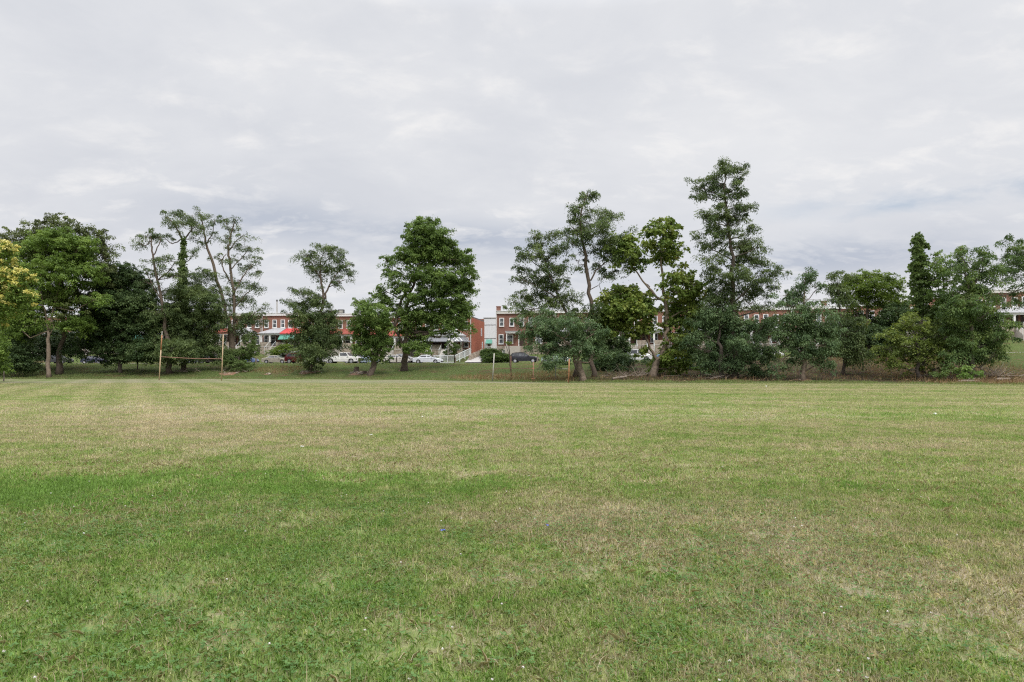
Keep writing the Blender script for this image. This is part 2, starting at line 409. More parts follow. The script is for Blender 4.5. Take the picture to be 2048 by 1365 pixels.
M['l_catalpa'] = leafmat('catalpa_leaf', (0.072,0.120,0.025), (0.143,0.202,0.043), (0.272,0.314,0.079), (.30,.16,.05,.66))
M['l_olive'] = leafmat('olive_leaf', (0.071,0.102,0.023), (0.133,0.180,0.043), (0.251,0.298,0.077))
M['l_yellowg'] = leafmat('yellowgreen_leaf', (0.069,0.112,0.019), (0.125,0.188,0.031), (0.200,0.263,0.056))
M['l_ivy'] = leafmat('ivy_leaf', (.075,.115,.04), (.125,.185,.06), (.18,.25,.09))
M['l_mix'] = leafmat('rightside_leaf', (0.050,0.089,0.028), (0.097,0.158,0.050), (0.185,0.250,0.077), (.26,.10,.05,.70))
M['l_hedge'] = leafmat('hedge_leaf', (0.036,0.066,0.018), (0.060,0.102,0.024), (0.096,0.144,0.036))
M['l_gold'] = leafmat('golden_blossom', (.46,.42,.10), (.60,.55,.17), (.70,.66,.30), trans=.15)
M['l_white'] = leafmat('white_blossom', (.6,.55,.55), (.7,.66,.66), (.8,.78,.78), trans=.1)

# ---------------------------------------------------------------- ground, street
gx = np.unique(np.concatenate([np.linspace(-1500, -120, 24), np.arange(-120, 120.1, 1.0), np.linspace(120, 1500, 24)]))
gy = np.unique(np.concatenate([np.linspace(-200, -6, 12), np.arange(-6, 60, 2.0), np.arange(60, 140, .8), np.linspace(140, 2500, 24)]))
GX, GY = np.meshgrid(gx, gy); GZ = height(GX, GY)
nx, ny = len(gx), len(gy)
me = bpy.data.meshes.new('ground')
idx = (np.arange(ny-1)[:, None]*nx + np.arange(nx-1)[None]).ravel()
me.from_pydata(np.stack([GX.ravel(), GY.ravel(), GZ.ravel()], 1).tolist(), [], np.stack([idx, idx+1, idx+nx+1, idx+nx], 1).tolist())
S0, T00 = st(GX, GY)
a = me.attributes.new('bank', 'FLOAT', 'POINT')
lt = me.attributes.new('shade_litter', 'FLOAT', 'POINT'); lt.data.foreach_set('value', (ss(12, 20, S0)*(1-ss(56, 64, S0))*ss(1.2, 4, T00-toe(S0))*(T00 < T0)).ravel().astype(np.float32))
a.data.foreach_set('value', (ss(-6.5-1.6*np.sin(S0*.21)-1.0*np.sin(S0*.53+1), -.5, T00-toe(S0))*np.where(T00 > T1, .62, 1)).ravel().astype(np.float32))
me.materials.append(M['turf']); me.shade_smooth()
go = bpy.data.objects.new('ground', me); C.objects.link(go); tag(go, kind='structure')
def strip(name, t0, t1, dz0, mat, thick=.12, s0=-130, s1=130):
    mb = MB(); ss_ = np.arange(s0, s1+.1, 2.0)
    for s in ss_:
        z = float(zroad(s))+dz0
        for t, zz in ((t0, z), (t1, z), (t1, z-thick), (t0, z-thick)):
            x, y = xy(s, t); mb.v.append((float(x), float(y), zz))
    n = len(ss_)
    for i in range(n-1):
        for k in range(4): mb.f.append((i*4+k, i*4+(k+1) % 4, (i+1)*4+(k+1) % 4, (i+1)*4+k))
    mb.n = len(mb.v); return tag(mb.build(name, mat), kind='structure')
strip('road', T0, T1, 0, M['asphalt'])
strip('near_kerb', T0-.35, T0-.003, .05, M['walk'], .2)
strip('far_kerb', T1+.003, T1+.2, .13, M['walk'], .25)
strip('pavement', T1+.203, T1+1.5, .135, M['walk'], .2)

# ---------------------------------------------------------------- grass blades (stuff)
def blade_patch(n, rad, h, w, rg, lean=.6, clump=.25):
    nc = max(3, n//14); cc = rg.uniform(-rad, rad, (nc, 2))
    p = cc[rg.integers(0, nc, n)] + rg.normal(0, clump, (n, 2))
    un = rg.random(n) < .55; p[un] = rg.uniform(-rad, rad, (un.sum(), 2))
    r = np.linalg.norm(p, axis=1); p = p[r < rad]; n = len(p)
    az = rg.uniform(0, 2*np.pi, n); L = h*rg.uniform(.45, 1.35, n); ln = np.abs(rg.normal(0, lean, n))
    flat = rg.random(n) < .12; ln[flat] = rg.uniform(1.1, 1.5, flat.sum())
    d = np.stack([np.cos(az), np.sin(az)], 1); sd = np.stack([-np.sin(az), np.cos(az), 0*az], 1)*(w*rg.uniform(.6, 1.3, n))[:, None]/2
    base = np.stack([p[:, 0], p[:, 1], 0*r[r < rad]], 1)
    a1 = np.minimum(ln*.5, 1.35); a2 = np.minimum(ln*1.3, 1.5)
    mid = base + np.concatenate([d*np.sin(a1)[:, None], np.cos(a1)[:, None]], 1)*(L*.5)[:, None]
    tip = mid + np.concatenate([d*np.sin(a2)[:, None], np.cos(a2)[:, None]], 1)*(L*.5)[:, None]
    V = np.stack([base-sd, base+sd, mid+sd*.8, tip, mid-sd*.8], 1)
    return V, np.clip(rg.normal(.5, .22, n)+flat*.5, 0, 1)
def clover_patch(n, rad, rg):
    p = rg.uniform(-rad, rad, (n, 2)); h = rg.uniform(.015, .055, n); Vs = []
    for k in range(3):
        az = rg.uniform(0, 6.28, n) if k == 0 else az+2.09
        d = np.stack([np.cos(az), np.sin(az), rg.uniform(-.2, .4, n)], 1); s = np.stack([-np.sin(az), np.cos(az), rg.normal(0, .25, n)], 1)
        c = np.stack([p[:, 0], p[:, 1], h], 1); z = rg.uniform(.006, .011, n)[:, None]
        Vs.append(np.stack([c, c+d*z+s*z*.75, c+d*z*2, c+d*z-s*z*.75], 1))
    return np.concatenate(Vs), np.tile(rg.random(n), 3)
def scatter_mod(o, x0, x1, y0, y1, sp, jit, seed, smin=.85, smax=1.15):
    ng = bpy.data.node_groups.new('scatter', 'GeometryNodeTree')
    ng.interface.new_socket('Geometry', in_out='INPUT', socket_type='NodeSocketGeometry')
    ng.interface.new_socket('Geometry', in_out='OUTPUT', socket_type='NodeSocketGeometry')
    N = ng.nodes.new; L = ng.links.new
    gi, go_ = N('NodeGroupInput'), N('NodeGroupOutput')
    gr = N('GeometryNodeMeshGrid'); gr.inputs['Size X'].default_value = x1-x0; gr.inputs['Size Y'].default_value = y1-y0
    gr.inputs['Vertices X'].default_value = int((x1-x0)/sp)+1; gr.inputs['Vertices Y'].default_value = int((y1-y0)/sp)+1
    tr = N('GeometryNodeSetPosition'); L(gr.outputs[0], tr.inputs[0])
    rv = N('FunctionNodeRandomValue'); rv.data_type = 'FLOAT_VECTOR'
    rv.inputs[0].default_value = ((x0+x1)/2-jit, (y0+y1)/2-jit, 0); rv.inputs[1].default_value = ((x0+x1)/2+jit, (y0+y1)/2+jit, 0); rv.inputs['Seed'].default_value = seed
    L(rv.outputs[0], tr.inputs['Offset'])
    io = N('GeometryNodeInstanceOnPoints'); L(tr.outputs[0], io.inputs[0]); L(gi.outputs[0], io.inputs['Instance'])
    rr = N('FunctionNodeRandomValue'); rr.data_type = 'FLOAT_VECTOR'; rr.inputs[0].default_value = (0, 0, 0); rr.inputs[1].default_value = (0, 0, 6.283); rr.inputs['Seed'].default_value = seed+5
    L(rr.outputs[0], io.inputs['Rotation'])
    rs = N('FunctionNodeRandomValue'); rs.data_type = 'FLOAT'; rs.inputs[2].default_value = smin; rs.inputs[3].default_value = smax; rs.inputs['Seed'].default_value = seed+9
    L(rs.outputs[1], io.inputs['Scale'])
    L(io.outputs[0], go_.inputs[0])
    md = o.modifiers.new('scatter', 'NODES'); md.node_group = ng
rg = np.random.default_rng(3)
V, t = blade_patch(6500, .95, .05, .0058, rg, .8, .05)
o = np_mesh('grass', V, 5, M['blade'], t); scatter_mod(o, -8.5, 8.5, 2.0, 8.6, 1.0, .3, 1); tag(o, 'short mown grass blades at the near end of the field', 'grass', kind='stuff')
V, t = blade_patch(9000, 1.7, .052, .0095, rg, .75, .08)
o = np_mesh('grass', V, 5, M['blade'], t); scatter_mod(o, -20, 20, 9.2, 19, 1.7, .3, 2); tag(o, 'short mown grass blades across the middle of the field', 'grass', kind='stuff')
V, t = blade_patch(9000, 3.4, .055, .016, rg, .6, .15)
o = np_mesh('grass', V, 5, M['blade'], t); scatter_mod(o, -60, 60, 19, 61, 3.7, 1.0, 3); tag(o, 'short mown grass blades toward the far side of the field', 'grass', kind='stuff')
V, t = blade_patch(380, 1.0, .055, .009, rg, 1.0, .035)
o = np_mesh('broad_weeds', V, 5, M['weed'], t); scatter_mod(o, -8, 8, 2.2, 14, 1.9, .9, 14, .8, 1.3); tag(o, 'broader leaved weeds and coarse tufts in the near lawn', 'weeds', kind='stuff')
V, t = blade_patch(260, 1.0, .08, .004, rg, 1.2, .1)
o = np_mesh('dead_stems', V, 5, M['strawpale'], t); scatter_mod(o, -7, 8, 2.2, 12, 1.6, .8, 24, .8, 1.3); tag(o, 'pale dead grass stems lying over the near lawn', 'dead grass', kind='stuff')
V, t = clover_patch(900, 1.0, rg)
o = np_mesh('clover', V, 4, M['clover'], t); scatter_mod(o, -5, 2.2, 2.2, 7.5, 1.3, .6, 4, .7, 1.2); tag(o, 'low green clover leaves mixed into the near grass', 'clover', kind='stuff')
# rough unmown grass on the bank
def field_blades(name, label, n, sfun, h, w, mat, rg, lean=.6, cat='grass'):
    x, y = sfun(n, rg); z = height(x, y); az = rg.uniform(0, 6.283, len(x))
    L = h*rg.uniform(.4, 1.4, len(x)); ln = np.abs(rg.normal(0, lean, len(x)))
    d = np.stack([np.cos(az)*np.sin(ln), np.sin(az)*np.sin(ln), np.cos(ln)], 1)*L[:, None]
    sd = np.stack([-np.sin(az), np.cos(az), 0*az], 1)*(w*rg.uniform(.6, 1.4, len(x)))[:, None]/2
    b_ = np.stack([x, y, z-.01], 1)
    V = np.stack([b_-sd, b_+sd, b_+d*.55+sd*.7, b_+d+np.array([0, 0, -.15])*L[:, None]*ln[:, None]], 1)
    return tag(np_mesh(name, V, 4, mat, rg.random(len(x))), label, cat, kind='stuff')
def bankzone(n, rg):
    s = rg.uniform(-75, 75, n); tt = toe(s); t = tt-2.5+rg.random(n)**.9*(T0-.6-tt+2.5); kp = ~((s > 14) & (s < 60) & (t > tt+2) & (rg.random(n) < .72)); return xy(s[kp], t[kp])
field_blades('bank_grass', 'rough darker grass growing up the bank below the street', 120000, bankzone, .13, .05, M['bankblade'], rg)
def yardzone(n, rg):
    s = rg.uniform(-75, 80, n); t = rg.uniform(T1+1.6, 119.3, n); return xy(s, t)
field_blades('yard_grass', 'bright green lawn in front of the rowhouses', 26000, yardzone, .14, .07, M['bankblade'], rg)
def straw(n, rg):
    zs = []
    for (a_, b_, c_, d_, f_) in ((-1, 14, 70, 84, .30), (15, 52, 72, 84, .16), (45, 62, 68, 96, .35), (-33, -26, 90, 96, .05), (24, 60, 64, 72, .0), (47, 58, 64, 69, .13)):
        k = int(n*f_); s = rg.uniform(a_, b_, k); t = rg.uniform(c_, d_, k)
        c = rg.normal(0, 1, (max(2, k//60), 2)); s = s + c[rg.integers(0, len(c), k), 0]*.4; kp = t > toe(s)+.3+rg.random(k)*1.5; zs.append(xy(s[kp], t[kp]))
    return np.concatenate([z[0] for z in zs]), np.concatenate([z[1] for z in zs])
field_blades('dry_stalks', 'reddish brown dead weeds and tall straw along the bank foot', 17000, straw, .5, .028, M['strawblade'], rg, .85, 'dry weeds')

def edgez(n, rg):
    s = np.concatenate([rg.uniform(-62, 15, n//4), rg.uniform(15, 60, n-n//4)]); cl = np.sin(s*1.7)+np.sin(s*.63+2)+rg.normal(0, .7, n)
    s = s[cl > .2]; t = toe(s)+rg.normal(.6, .8, len(s))+np.sin(s*.9)*.6; return xy(s, t)
field_blades('edge_grass', 'ragged taller green grass where the mown field meets the bank', 26000, edgez, .24, .035, M['bankblade'], rg, .5)

# white clover heads, litter
def small_lump(name, mat, p, r, label, cat, group=None, n=5, flat=.6):
    mb = MB(); rg_ = np.random.default_rng(int(abs(p.x*977+p.y*131))+1)
    for i in range(n):
        a_ = rg_.uniform(0, 6.28, 3); c = np.array([p.x, p.y, p.z]) + rg_.normal(0, r*.5, 3)*np.array([1, 1, .3])
        pts = []
        for k in range(5):
            th_ = a_[0]+k*1.2566; pts.append(c + r*.6*np.array([math.cos(th_), math.sin(th_)*math.cos(a_[1]), abs(math.sin(th_)*math.sin(a_[1]))*flat]))
        top = c + np.array([0, 0, r*.7])
        mb.add(pts+[top], [(k, (k+1) % 5, 5) for k in range(5)])
    return tag(mb.build(name, mat), label, cat, group)
V = []; rg = np.random.default_rng(5)
for i in range(85):
    y = 3.3+rg.random()**1.3*9; x = rg.uniform(-.8, .8)*y - .8
    c = np.array([x, y, .055+rg.uniform(-.01, .015)])
    for k in range(14):
        d = unit(rg.normal(0, 1, 3)); d[2] = abs(d[2]); s = unit(np.cross(d, [.3, .2, 1.0])); e = np.cross(d, s); q = c+d*.006
        V.append([q-s*.004, q-e*.003+d*.002, q+s*.004+d*.003, q+e*.003])
tag(np_mesh('clover_flowers', np.array(V), 4, M['l_white'], rg.random(len(V))), 'tiny white clover flowers dotted through the near grass', 'clover flowers', kind='stuff')
LIT = [(887, 1073, 'bluelitter', .04, 'crumpled blue wrapper lying on the grass, nearer of the two blue scraps'),
       (1096, 1061, 'bluelitter', .035, 'small blue scrap on the grass, farther of the two blue scraps'),
       (168, 1078, 'whitelitter', .03, 'small white scrap on the green grass at the near left'),
       (605, 897, 'whitelitter', .07, 'white scrap on the dry grass, nearest of the two left of the middle'),
       (742, 873, 'whitelitter', .07, 'white scrap on the dry grass, right of and beyond its neighbour'),
       (1871, 830, 'whitelitter', .12, 'white scrap on the pale grass, farthest right on the field'),
       (1533, 774, 'whitelitter', .2, 'white scrap on the far mown grass in front of the right-hand trees'),
       (844, 836, 'whitelitter', .08, 'small white scrap on the field below the tall maple'),
       (1587, 1095, 'whitelitter', .025, 'tiny white scrap on the grass at the near right'),
       (1134, 871, 'deadwood', .06, 'dry tan leaf lying on the mown grass')]
for px, py, m_, r_, lb in LIT:
    p = hit(px, py); p.z += .03
    small_lump('litter' if m_ != 'deadwood' else 'dead_leaf', M[m_], p, r_*(.36 if m_ == 'whitelitter' else .6), lb, 'litter', 'scraps lying on the field')

# ---------------------------------------------------------------- rowhouses
def window(mb_parent, x, z, w, h, y=0.0, lights=True):
    f = MB(); fw = .13
    f.box(x-w/2, x-w/2+fw, y-.10, y+.02, z-h/2, z+h/2); f.box(x+w/2-fw, x+w/2, y-.10, y+.02, z-h/2, z+h/2)
    f.box(x-w/2+fw, x+w/2-fw, y-.10, y+.02, z+h/2-fw, z+h/2); f.box(x-w/2-.05, x+w/2+.05, y-.16, y+.02, z-h/2-.09, z-h/2-.001)
    f.box(x-w/2+fw, x+w/2-fw, y-.095, y+.02, z-h/2, z-h/2+.08)
    o = f.build('window', M['white'], mb_parent)
    s_ = MB(); s_.box(x-w/2+fw, x+w/2-fw, y-.085, y-.03, z-.045, z+.045); s_.build('sash_bar', M['white'], o)
    p = MB(); p.box(x-w/2+fw, x+w/2-fw, y-.05, y-.02, z-h/2+.08, z+h/2-fw); p.build('pane', M['pane'], o)
    return o
def hippoly(x0, x1, hipl, hipr, y0, z0, z1):                     # lean-to roof rising to the wall, with optional hips
    xl = x0+(1.9 if hipl else 0); xr = x1-(1.9 if hipr else 0); t = .14
    v = [(x0,y0,z0),(x1,y0,z0),(xr,-.02,z1),(xl,-.02,z1),(x0,-.02,z0),(x1,-.02,z0)]
    v += [(a_, b_, c_-t) for a_, b_, c_ in v]
    return MB().add(v, [(0,1,2,3),(0,3,4),(1,5,2),(0,4,10,6),(1,0,6,7),(5,1,7,11),(6,10,11,7),(2,5,11,10,4,3)])
def rowhouse(s0, w, par, ground, side, label, wallm='brick0', roof='greyroof', awn=None, awnhalf=False, porch=True, group='brick rowhouses', stripes='white', stairs='concrete', tf=122.8, endwall=None, chim=False):
    x, y = xy(s0, tf); g = ground; rt = thing('rowhouse', label, 'house', (float(x), float(y), g), -TH, group)
    H = par-g; d = 13.0
    MB().box(0, w, 0, d, -1.5, H-.55).build('wall', M[wallm], rt)
    MB().box(.02, w-.02, -.28, .1, H-.55, H-.12).add([], []).build('cornice', M['white' if wallm != 'brick1' else 'offwhite'], rt)
    c = MB(); c.box(0, w, -.36, .25, H-.118, H); c.build('coping', M['white'], rt); MB().box(0, w, d-.3, d, H-.549, H).build('rear_parapet', M[wallm], rt)
    MB().box(.03, w-.03, .27, d-.32, H-.56, H-.35).build('roof', M['darkroof'], rt)
    uz, lz = H-2.05, H-5.15
    ww, wh = .86, 1.52
    for k in range(3): window(rt, w*(.15+.33*k) if side > 0 else w*(.19+.33*k), uz, ww, wh)
    outx = w*.83 if side > 0 else w*.17
    window(rt, outx, lz, .9, 1.75)
    dx = w*.14 if side > 0 else w*.86
    dr = MB(); dr.box(dx-.48, dx+.48, -.06, .02, H-6.35, H-4.2); do = dr.build('door', M['door'], rt)
    k_ = MB(); k_.box(dx+.3, dx+.38, -.12, -.061, H-5.4, H-5.25); k_.build('handle', M['rim'], do)
    window(rt, w*.45, lz, 1.3, 1.6)
    MB().box(.02, w-.02, -.09, .02, -1.2, H-6.4).build('foundation', M['stone'], rt)
    if porch:
        xa, xb = (0.02, w*.80) if side > 0 else (w*.20, w-.02)
        pd = -2.6; dz = H-6.4
        b_ = MB(); b_.box(xa, xb, pd, -.10, dz-.15, dz); b_.build('porch_deck', M['concrete'], rt)
        b_ = MB(); stx = (.9, 2.0) if side > 0 else (w-2.0, w-.9)
        b_.box(xa, xb, pd+.05, pd+.4, -1.2, dz-.151)
        for q0, q1 in ((xa, stx[0]), (stx[1], xb)):
            if q1-q0 > .1: b_.box(q0, q1, pd, pd+.28, dz+.001, dz+.75)
        b_.build('porch_wall', M['stone'], rt)
        b_ = MB(); b_.box(xa-.1*(side < 0), xb+.1*(side > 0), pd-.1, pd+.18, H-4.35, H-3.95); e_ = xb if side > 0 else xa
        b_.box(e_-.12, e_+.12, pd+.181, -.1, H-4.35, H-3.95); b_.build('porch_beam', M['white'], rt)
        for cx in ((xb-.2, stx[1]+.1) if side > 0 else (xa+.2, stx[0]-.1)):
            cc = MB(); cc.box(cx-.15, cx+.15, pd-.02, pd+.26, dz+.752, H-4.351); cc.box(cx-.2, cx+.2, pd-.06, pd+.3, H-4.5, H-4.352)
            cc.build('column', M['white'], rt)
        hippoly(xa-(.25 if side < 0 else 0), xb+(.25 if side > 0 else 0), side < 0, side > 0, pd-.35, H-3.94, H-2.85).build('porch_roof', M[roof], rt)
        n = 7; drop = dz-0.0; b_ = MB()
        for i in range(n): b_.box(stx[0], stx[1], pd-.3*(i+1), pd-.3*i-.002, -.9, dz-.17*(i+1))
        so = b_.build('stairs', M[stairs], rt)
        r_ = MB()
        for q in (stx[0]-.04, stx[1]+.04):
            r_.tube([(q, pd, dz+.9), (q, pd-2.1, dz-.35)], [.03, .03], 5)
            for i in range(4): r_.tube([(q, pd-.05-i*.66, dz-.2-i*.4), (q, pd-.05-i*.66, dz+.87-i*.39)], [.022, .022], 4)
        r_.build('handrail', M['rail'], so)
        if awn:
            a_ = MB(); ax0, ax1 = (xa, xb+.2) if side > 0 else (xa-.2, xb)
            zt, zb, yo = H-4.28, H-5.05, pd-.95
            v = [(ax0, pd-.12, zt), (ax1, pd-.12, zt), (ax1, yo, zb), (ax0, yo, zb)]
            v += [(p, q, r-.05) for p, q, r in v]
            v += [(ax0, yo, zb-.14), (ax1, yo, zb-.14)]
            a_.add(v, [(3,2,1,0),(4,5,6,7),(0,1,5,4),(1,2,6,5),(3,0,4,7),(3,8,9,2)])
            e_ = ax1 if side > 0 else ax0
            a_.add([(e_, pd-.12, zt-.02), (e_, yo, zb-.02), (e_, -.2, zb-.05), (e_, -.2, zt-.02), (e_+.9*side, pd-.1, zb-.1), (e_+.9*side, -.2, zb-.1)], [(0,1,4), (0,4,5,3)])
            ao = a_.build('awning', M[awn], rt)
            b_ = MB()
            for q in ((ax1-1.6, ax1-.9) if side > 0 else (ax0+1.6, ax0+.9)):
                sg = 1 if side > 0 else -1
                b_.add([(q, pd-.14, zt+.02), (q+.16, pd-.14, zt+.02), (q+.16+.85*sg, yo-.02, zb+.02), (q+.85*sg, yo-.02, zb+.02)], [(0,1,2,3)])
                b_.add([(q, pd-.14, zt+.02), (q+.16, pd-.14, zt+.02), (q+.16-.5*sg, yo-.02, zb+.02), (q-.5*sg, yo-.02, zb+.02)], [(0,1,2,3)])
            b_.add([(e_+.02*side, pd-.12, zt+.01), (e_+.9*side, pd-.12, zb-.08), (e_+.9*side, pd-.24, zb-.08), (e_+.02*side, pd-.24, zt+.01)], [(0,1,2,3)])
            b_.build('awning_stripes', M['white'], ao)
    bw = window(rt, w*.7 if side > 0 else w*.3, H-7.35, .95, .6, -.09 if not porch else -.09)
    if chim:
        c = MB(); c.box(.0, .7, .4, 1.2, H+.001, H+.75); c.box(-.05, .75, .35, 1.25, H+.752, H+.9); c.build('chimney', M['brick1'], rt)
    v_ = MB(); v_.tube([(w*.6, 4, H-.4), (w*.6, 4, H+.35)], [.08, .08], 6); v_.build('roof_vent', M['darkroof'], rt)
    ds = MB(); ds.tube([(w-.12 if side > 0 else .12, -.16, H-.6), (w-.12 if side > 0 else .12, -.16, .2)], [.05, .05], 5); ds.build('downspout', M['white'], rt)
    return rt
sA = row_at(943, 122.8)[2]
e = sA; widths = [5.85]+[5.0]*25
infoA = [
 (1, 'greyroof', 'greyawn', 'orange brick end rowhouse beside the driveway gap with grey awning on its porch', 'brick2'),
 (-1, 'greyroof', 'greyawn', 'red brick rowhouse with grey porch awning, next to the end house at the driveway', 'brick0'),
 (1, 'rustroof', None, 'red brick rowhouse hidden behind the tall maple, red porch roof hipped at its right', 'brick0'),
 (-1, 'rustroof', None, 'red brick rowhouse behind the leaning-trunk young tree, left half of a red porch roof', 'brick0'),
 (1, 'rustroof', None, 'brick rowhouse with rust red porch roof and white column, behind the white pickup', 'brick0'),
 (-1, 'rustroof', None, 'brick rowhouse behind the tree with the thin rounded top, rust red porch roof', 'brick0'),
 (1, 'redroof', 'greenawn', 'brick rowhouse with bright red porch roof and green awning behind a big shrub', 'brick0'),
 (-1, 'greyroof', None, 'brick rowhouse with pale grey porch roof joined to the bright red one', 'brick0'),
 (1, 'greyroof', None, 'brown brick rowhouse glimpsed right of the twin-trunk locust', 'brick1'),
 (-1, 'rustroof', None, 'red brick rowhouse glimpsed between the goalposts above the dark car', 'brick0'),
 (1, 'greyroof', None, 'red brick rowhouse glimpsed left of the ivy-wrapped trunk', 'brick0'),
 (-1, 'greyroof', None, 'red brick rowhouse with white porch beam showing at the left goalpost top', 'brick0'),
 (1, 'greyroof', 'greenawn', 'brick rowhouse with a green awning behind the round dark oak', 'brick0'),
 (-1, 'greyroof', None, 'brick rowhouse seen in gaps left of the dark round oak', 'brick0'),
 (1, 'greyroof', None, 'brick rowhouse behind the two trunks at the left', 'brick1')] + [(1 if q % 2 else -1, 'greyroof', None, 'brick rowhouse at the far left, almost wholly hidden behind trees', 'brick0') for q in range(7)]
for i, (sd_, rf, aw, lb, wm) in enumerate(infoA):
    w = widths[i]; s0 = e-w
    par = float(np.interp(s0, [-80, -49, -31, -24], [11.95, 11.75, 11.45, 11.1])) if i else 11.1
    rowhouse(s0, w, par, par-8.05, sd_, lb, 'brick0' if i == 0 else wm, rf, aw, group='brick rowhouses left of the driveway', stairs='offwhite' if aw == 'greyawn' else 'concrete')
    if i == 0:
        # brighter painted party wall on the gap side
        x, y = xy(e, 122.8); sw = MB(); sw.box(.003, .06, .05, 12.9, -1.4, 7.35)
        so = sw.build('side_wall', M['brick2']); rt_ = [o_ for o_ in C.objects if o_.name.startswith('rowhouse') and o_.type == 'EMPTY'][-1]
        so.parent = rt_; so.location = (w, 0, 0)
        for yy, zz in ((9.5, 5.2), (10.5, 2.6)):
            f = MB(); f.box(w+.061, w+.12, yy-.45, yy+.45, zz-.75, zz+.75); fo = f.build('side_window', M['white'], rt_)
            f = MB(); f.box(w+.121, w+.14, yy-.3, yy+.3, zz-.6, zz+.6); f.build('pane', M['pane'], fo)
    e = s0
sB = row_at(992, 122.8)[2]; s0 = sB
infoB = [(-1, None, False, 'brown brick end rowhouse with corner chimney, right of the driveway', 'brick1', 5.6)]
desc = ['behind the low spreading leaning locust', 'behind the leaning locust trunk', 'behind the dark thicket right of the leaning locust', 'left part of the brick wall showing above the white van', 'right part of the brick wall above the white van',
        'behind the yellowish catalpa trunk', 'behind the bluish mass under the tallest tree, left side', 'behind the bluish mass under the tallest tree, right side', 'glimpsed right of the tallest tree',
        'behind the thick straight trunk with drooping boughs', 'glimpsed right of the drooping boughs, windows in leaf gaps', 'behind the yellow-green wide crown', 'behind the ivy tower', 'behind the olive bushy tree', 'behind the big right-hand tree, left side', 'behind the big right-hand tree, right side',
        'at the right edge with white porch roof over the raised lawn', 'beyond the right edge of the view']
for i in range(18):
    infoB.append(((1 if i % 2 == 0 else -1), 'greyroof', i > 0, 'red brick rowhouse ' + desc[i], 'brick0' if i % 3 else 'brick1', 5.1))
for i, (sd_, rf, po, lb, wm, w) in enumerate(infoB):
    zp = float(np.interp(s0+w/2, [0, 20, 58, 68, 78, 110], [11.65, 11.7, 11.9, 13.0, 14.1, 15]))
    rowhouse(s0, w, zp, zp-8.05, sd_, lb, wm, rf or 'greyroof', None, porch=po, group='brick rowhouses right of the driveway', chim=(i == 0 or i in (11, 13)))
    s0 += w
# small portico and bay on the end house of the right row is modelled as its entry
x, y = xy(sB+2.2, 121.4); z = 3.6
pt = thing('entry_porch', 'small white entry porch with two slim posts beside the dark hedge', 'porch', (float(x), float(y), z), -TH)
MB().box(-.2, 2.3, -.1, 1.3, 3.9, 4.15).build('porch_beam', M['white'], pt)
MB().box(-.3, 2.4, -.2, 1.3, 4.152, 4.3).build('porch_roof', M['greyroof'], pt)
for q in (-.1, 2.1): MB().box(q, q+.14, 0, .14, 1.6, 3.899).build('column', M['white'], pt)
MB().box(-.3, 2.4, -.3, 1.3, -1.2, 1.6).build('porch_deck', M['concrete'], pt)
# white building beyond the gap
p0 = at(967.5, 732, 152); bb = thing('white_building', 'white sided building with small green window awning in the gap between the rows', 'building', (p0.x, p0.y, 3.5), -TH)
MB().box(0, 5.5, 0, 9, -2, 8.7).build('wall', M['siding'], bb)
w_ = MB(); w_.box(-.08, 5.6, -.08, 9.1, 8.702, 8.85); 
for zz in (7.2, 4.2): w_.box(-.04, 5.5, -.05, -.002, zz, zz+.08)
w_.build('trim', M['darkroof'], bb)
window(bb, 1.2, 3.0, .9, 1.2); 
a_ = MB(); a_.add([(.6,-.05,4.0),(1.9,-.05,4.0),(2.0,-.8,3.1),(.5,-.8,3.1),(.6,-.05,3.0),(1.9,-.05,3.0)], [(0,3,2,1),(0,4,3),(1,2,5)]); a_.build('awning', M['greenawn'], bb)
a_ = MB(); a_.add([(0,0,8.86),(5.5,0,8.86),(5.5,9,9.6),(0,9,9.6),(0,9,8.86),(5.5,9,8.86)], [(0,1,2,3),(2,5,4,3),(0,3,4),(1,5,2)]); a_.build('roof', M['galv'], bb)
# antenna mast on the left row
p0 = at(554, 626, 131); am = thing('roof_pipe', 'thin tall pale vent pipe rising from the left rowhouse roof', 'pipe', p0)
MB().tube([(0, 0, -.4), (0, 0, 2.2)], [.13, .11], 8).build('shaft', M['galv'], am); MB().tube([(0, 0, 2.2), (0, 0, 2.5)], [.18, .16], 8).build('cap', M['darkroof'], am)
p0 = at(682, 629, 131); am = thing('roof_equipment', 'low dark roof equipment box on the rowhouse roof behind the white pickup', 'roof unit', p0)
MB().box(-.5, .6, -.4, .4, -.3, .9).build('casing', M['darkroof'], am); MB().box(-.35, .45, -.45, -.41, .25, .7).build('grille', M['galv'], am)

# ---------------------------------------------------------------- driveway, wall, railing, hedges
def hillstrip(name, mat, s0, s1, s2, s3, t0, t1, dz=.03):
    mb = MB(); n = 16
    for i in range(n+1):
        k = i/n; t = t0+(t1-t0)*k
        for s in (s0+(s2-s0)*k, s1+(s3-s1)*k):
            x, y = xy(s, t); mb.v.append((float(x), float(y), float(height(x, y))+dz))
    mb.f = [(2*i, 2*i+1, 2*i+3, 2*i+2) for i in range(n)]; mb.n = len(mb.v)
    return tag(mb.build(name, mat), kind='structure')
sd0 = row_at(922, T1+1.5)[2]; sd1 = row_at(964, T1+1.5)[2]
hillstrip('driveway', M['walk'], sd0+.6, sd1-.2, sA+.8, sB-.3, T1+1.45, 150, .14)
x0, y0, s_ = row_at(938, 118); 
rw = thing('stone_wall', 'low rough stone wall between the driveway and the orange end house', 'wall', (0, 0, 0))
mb = MB(); rg = np.random.default_rng(11)
for i in range(12):
    sL = float(row_at(940, 116)[2]) + i*.30; x, y = xy(sL, 116+i*.5)
    z = float(height(x, y)); mb.box(float(x)-.2, float(x)+.25, float(y)-.25, float(y)+.26, z-.4, z+1.05+rg.uniform(-.05, .05))
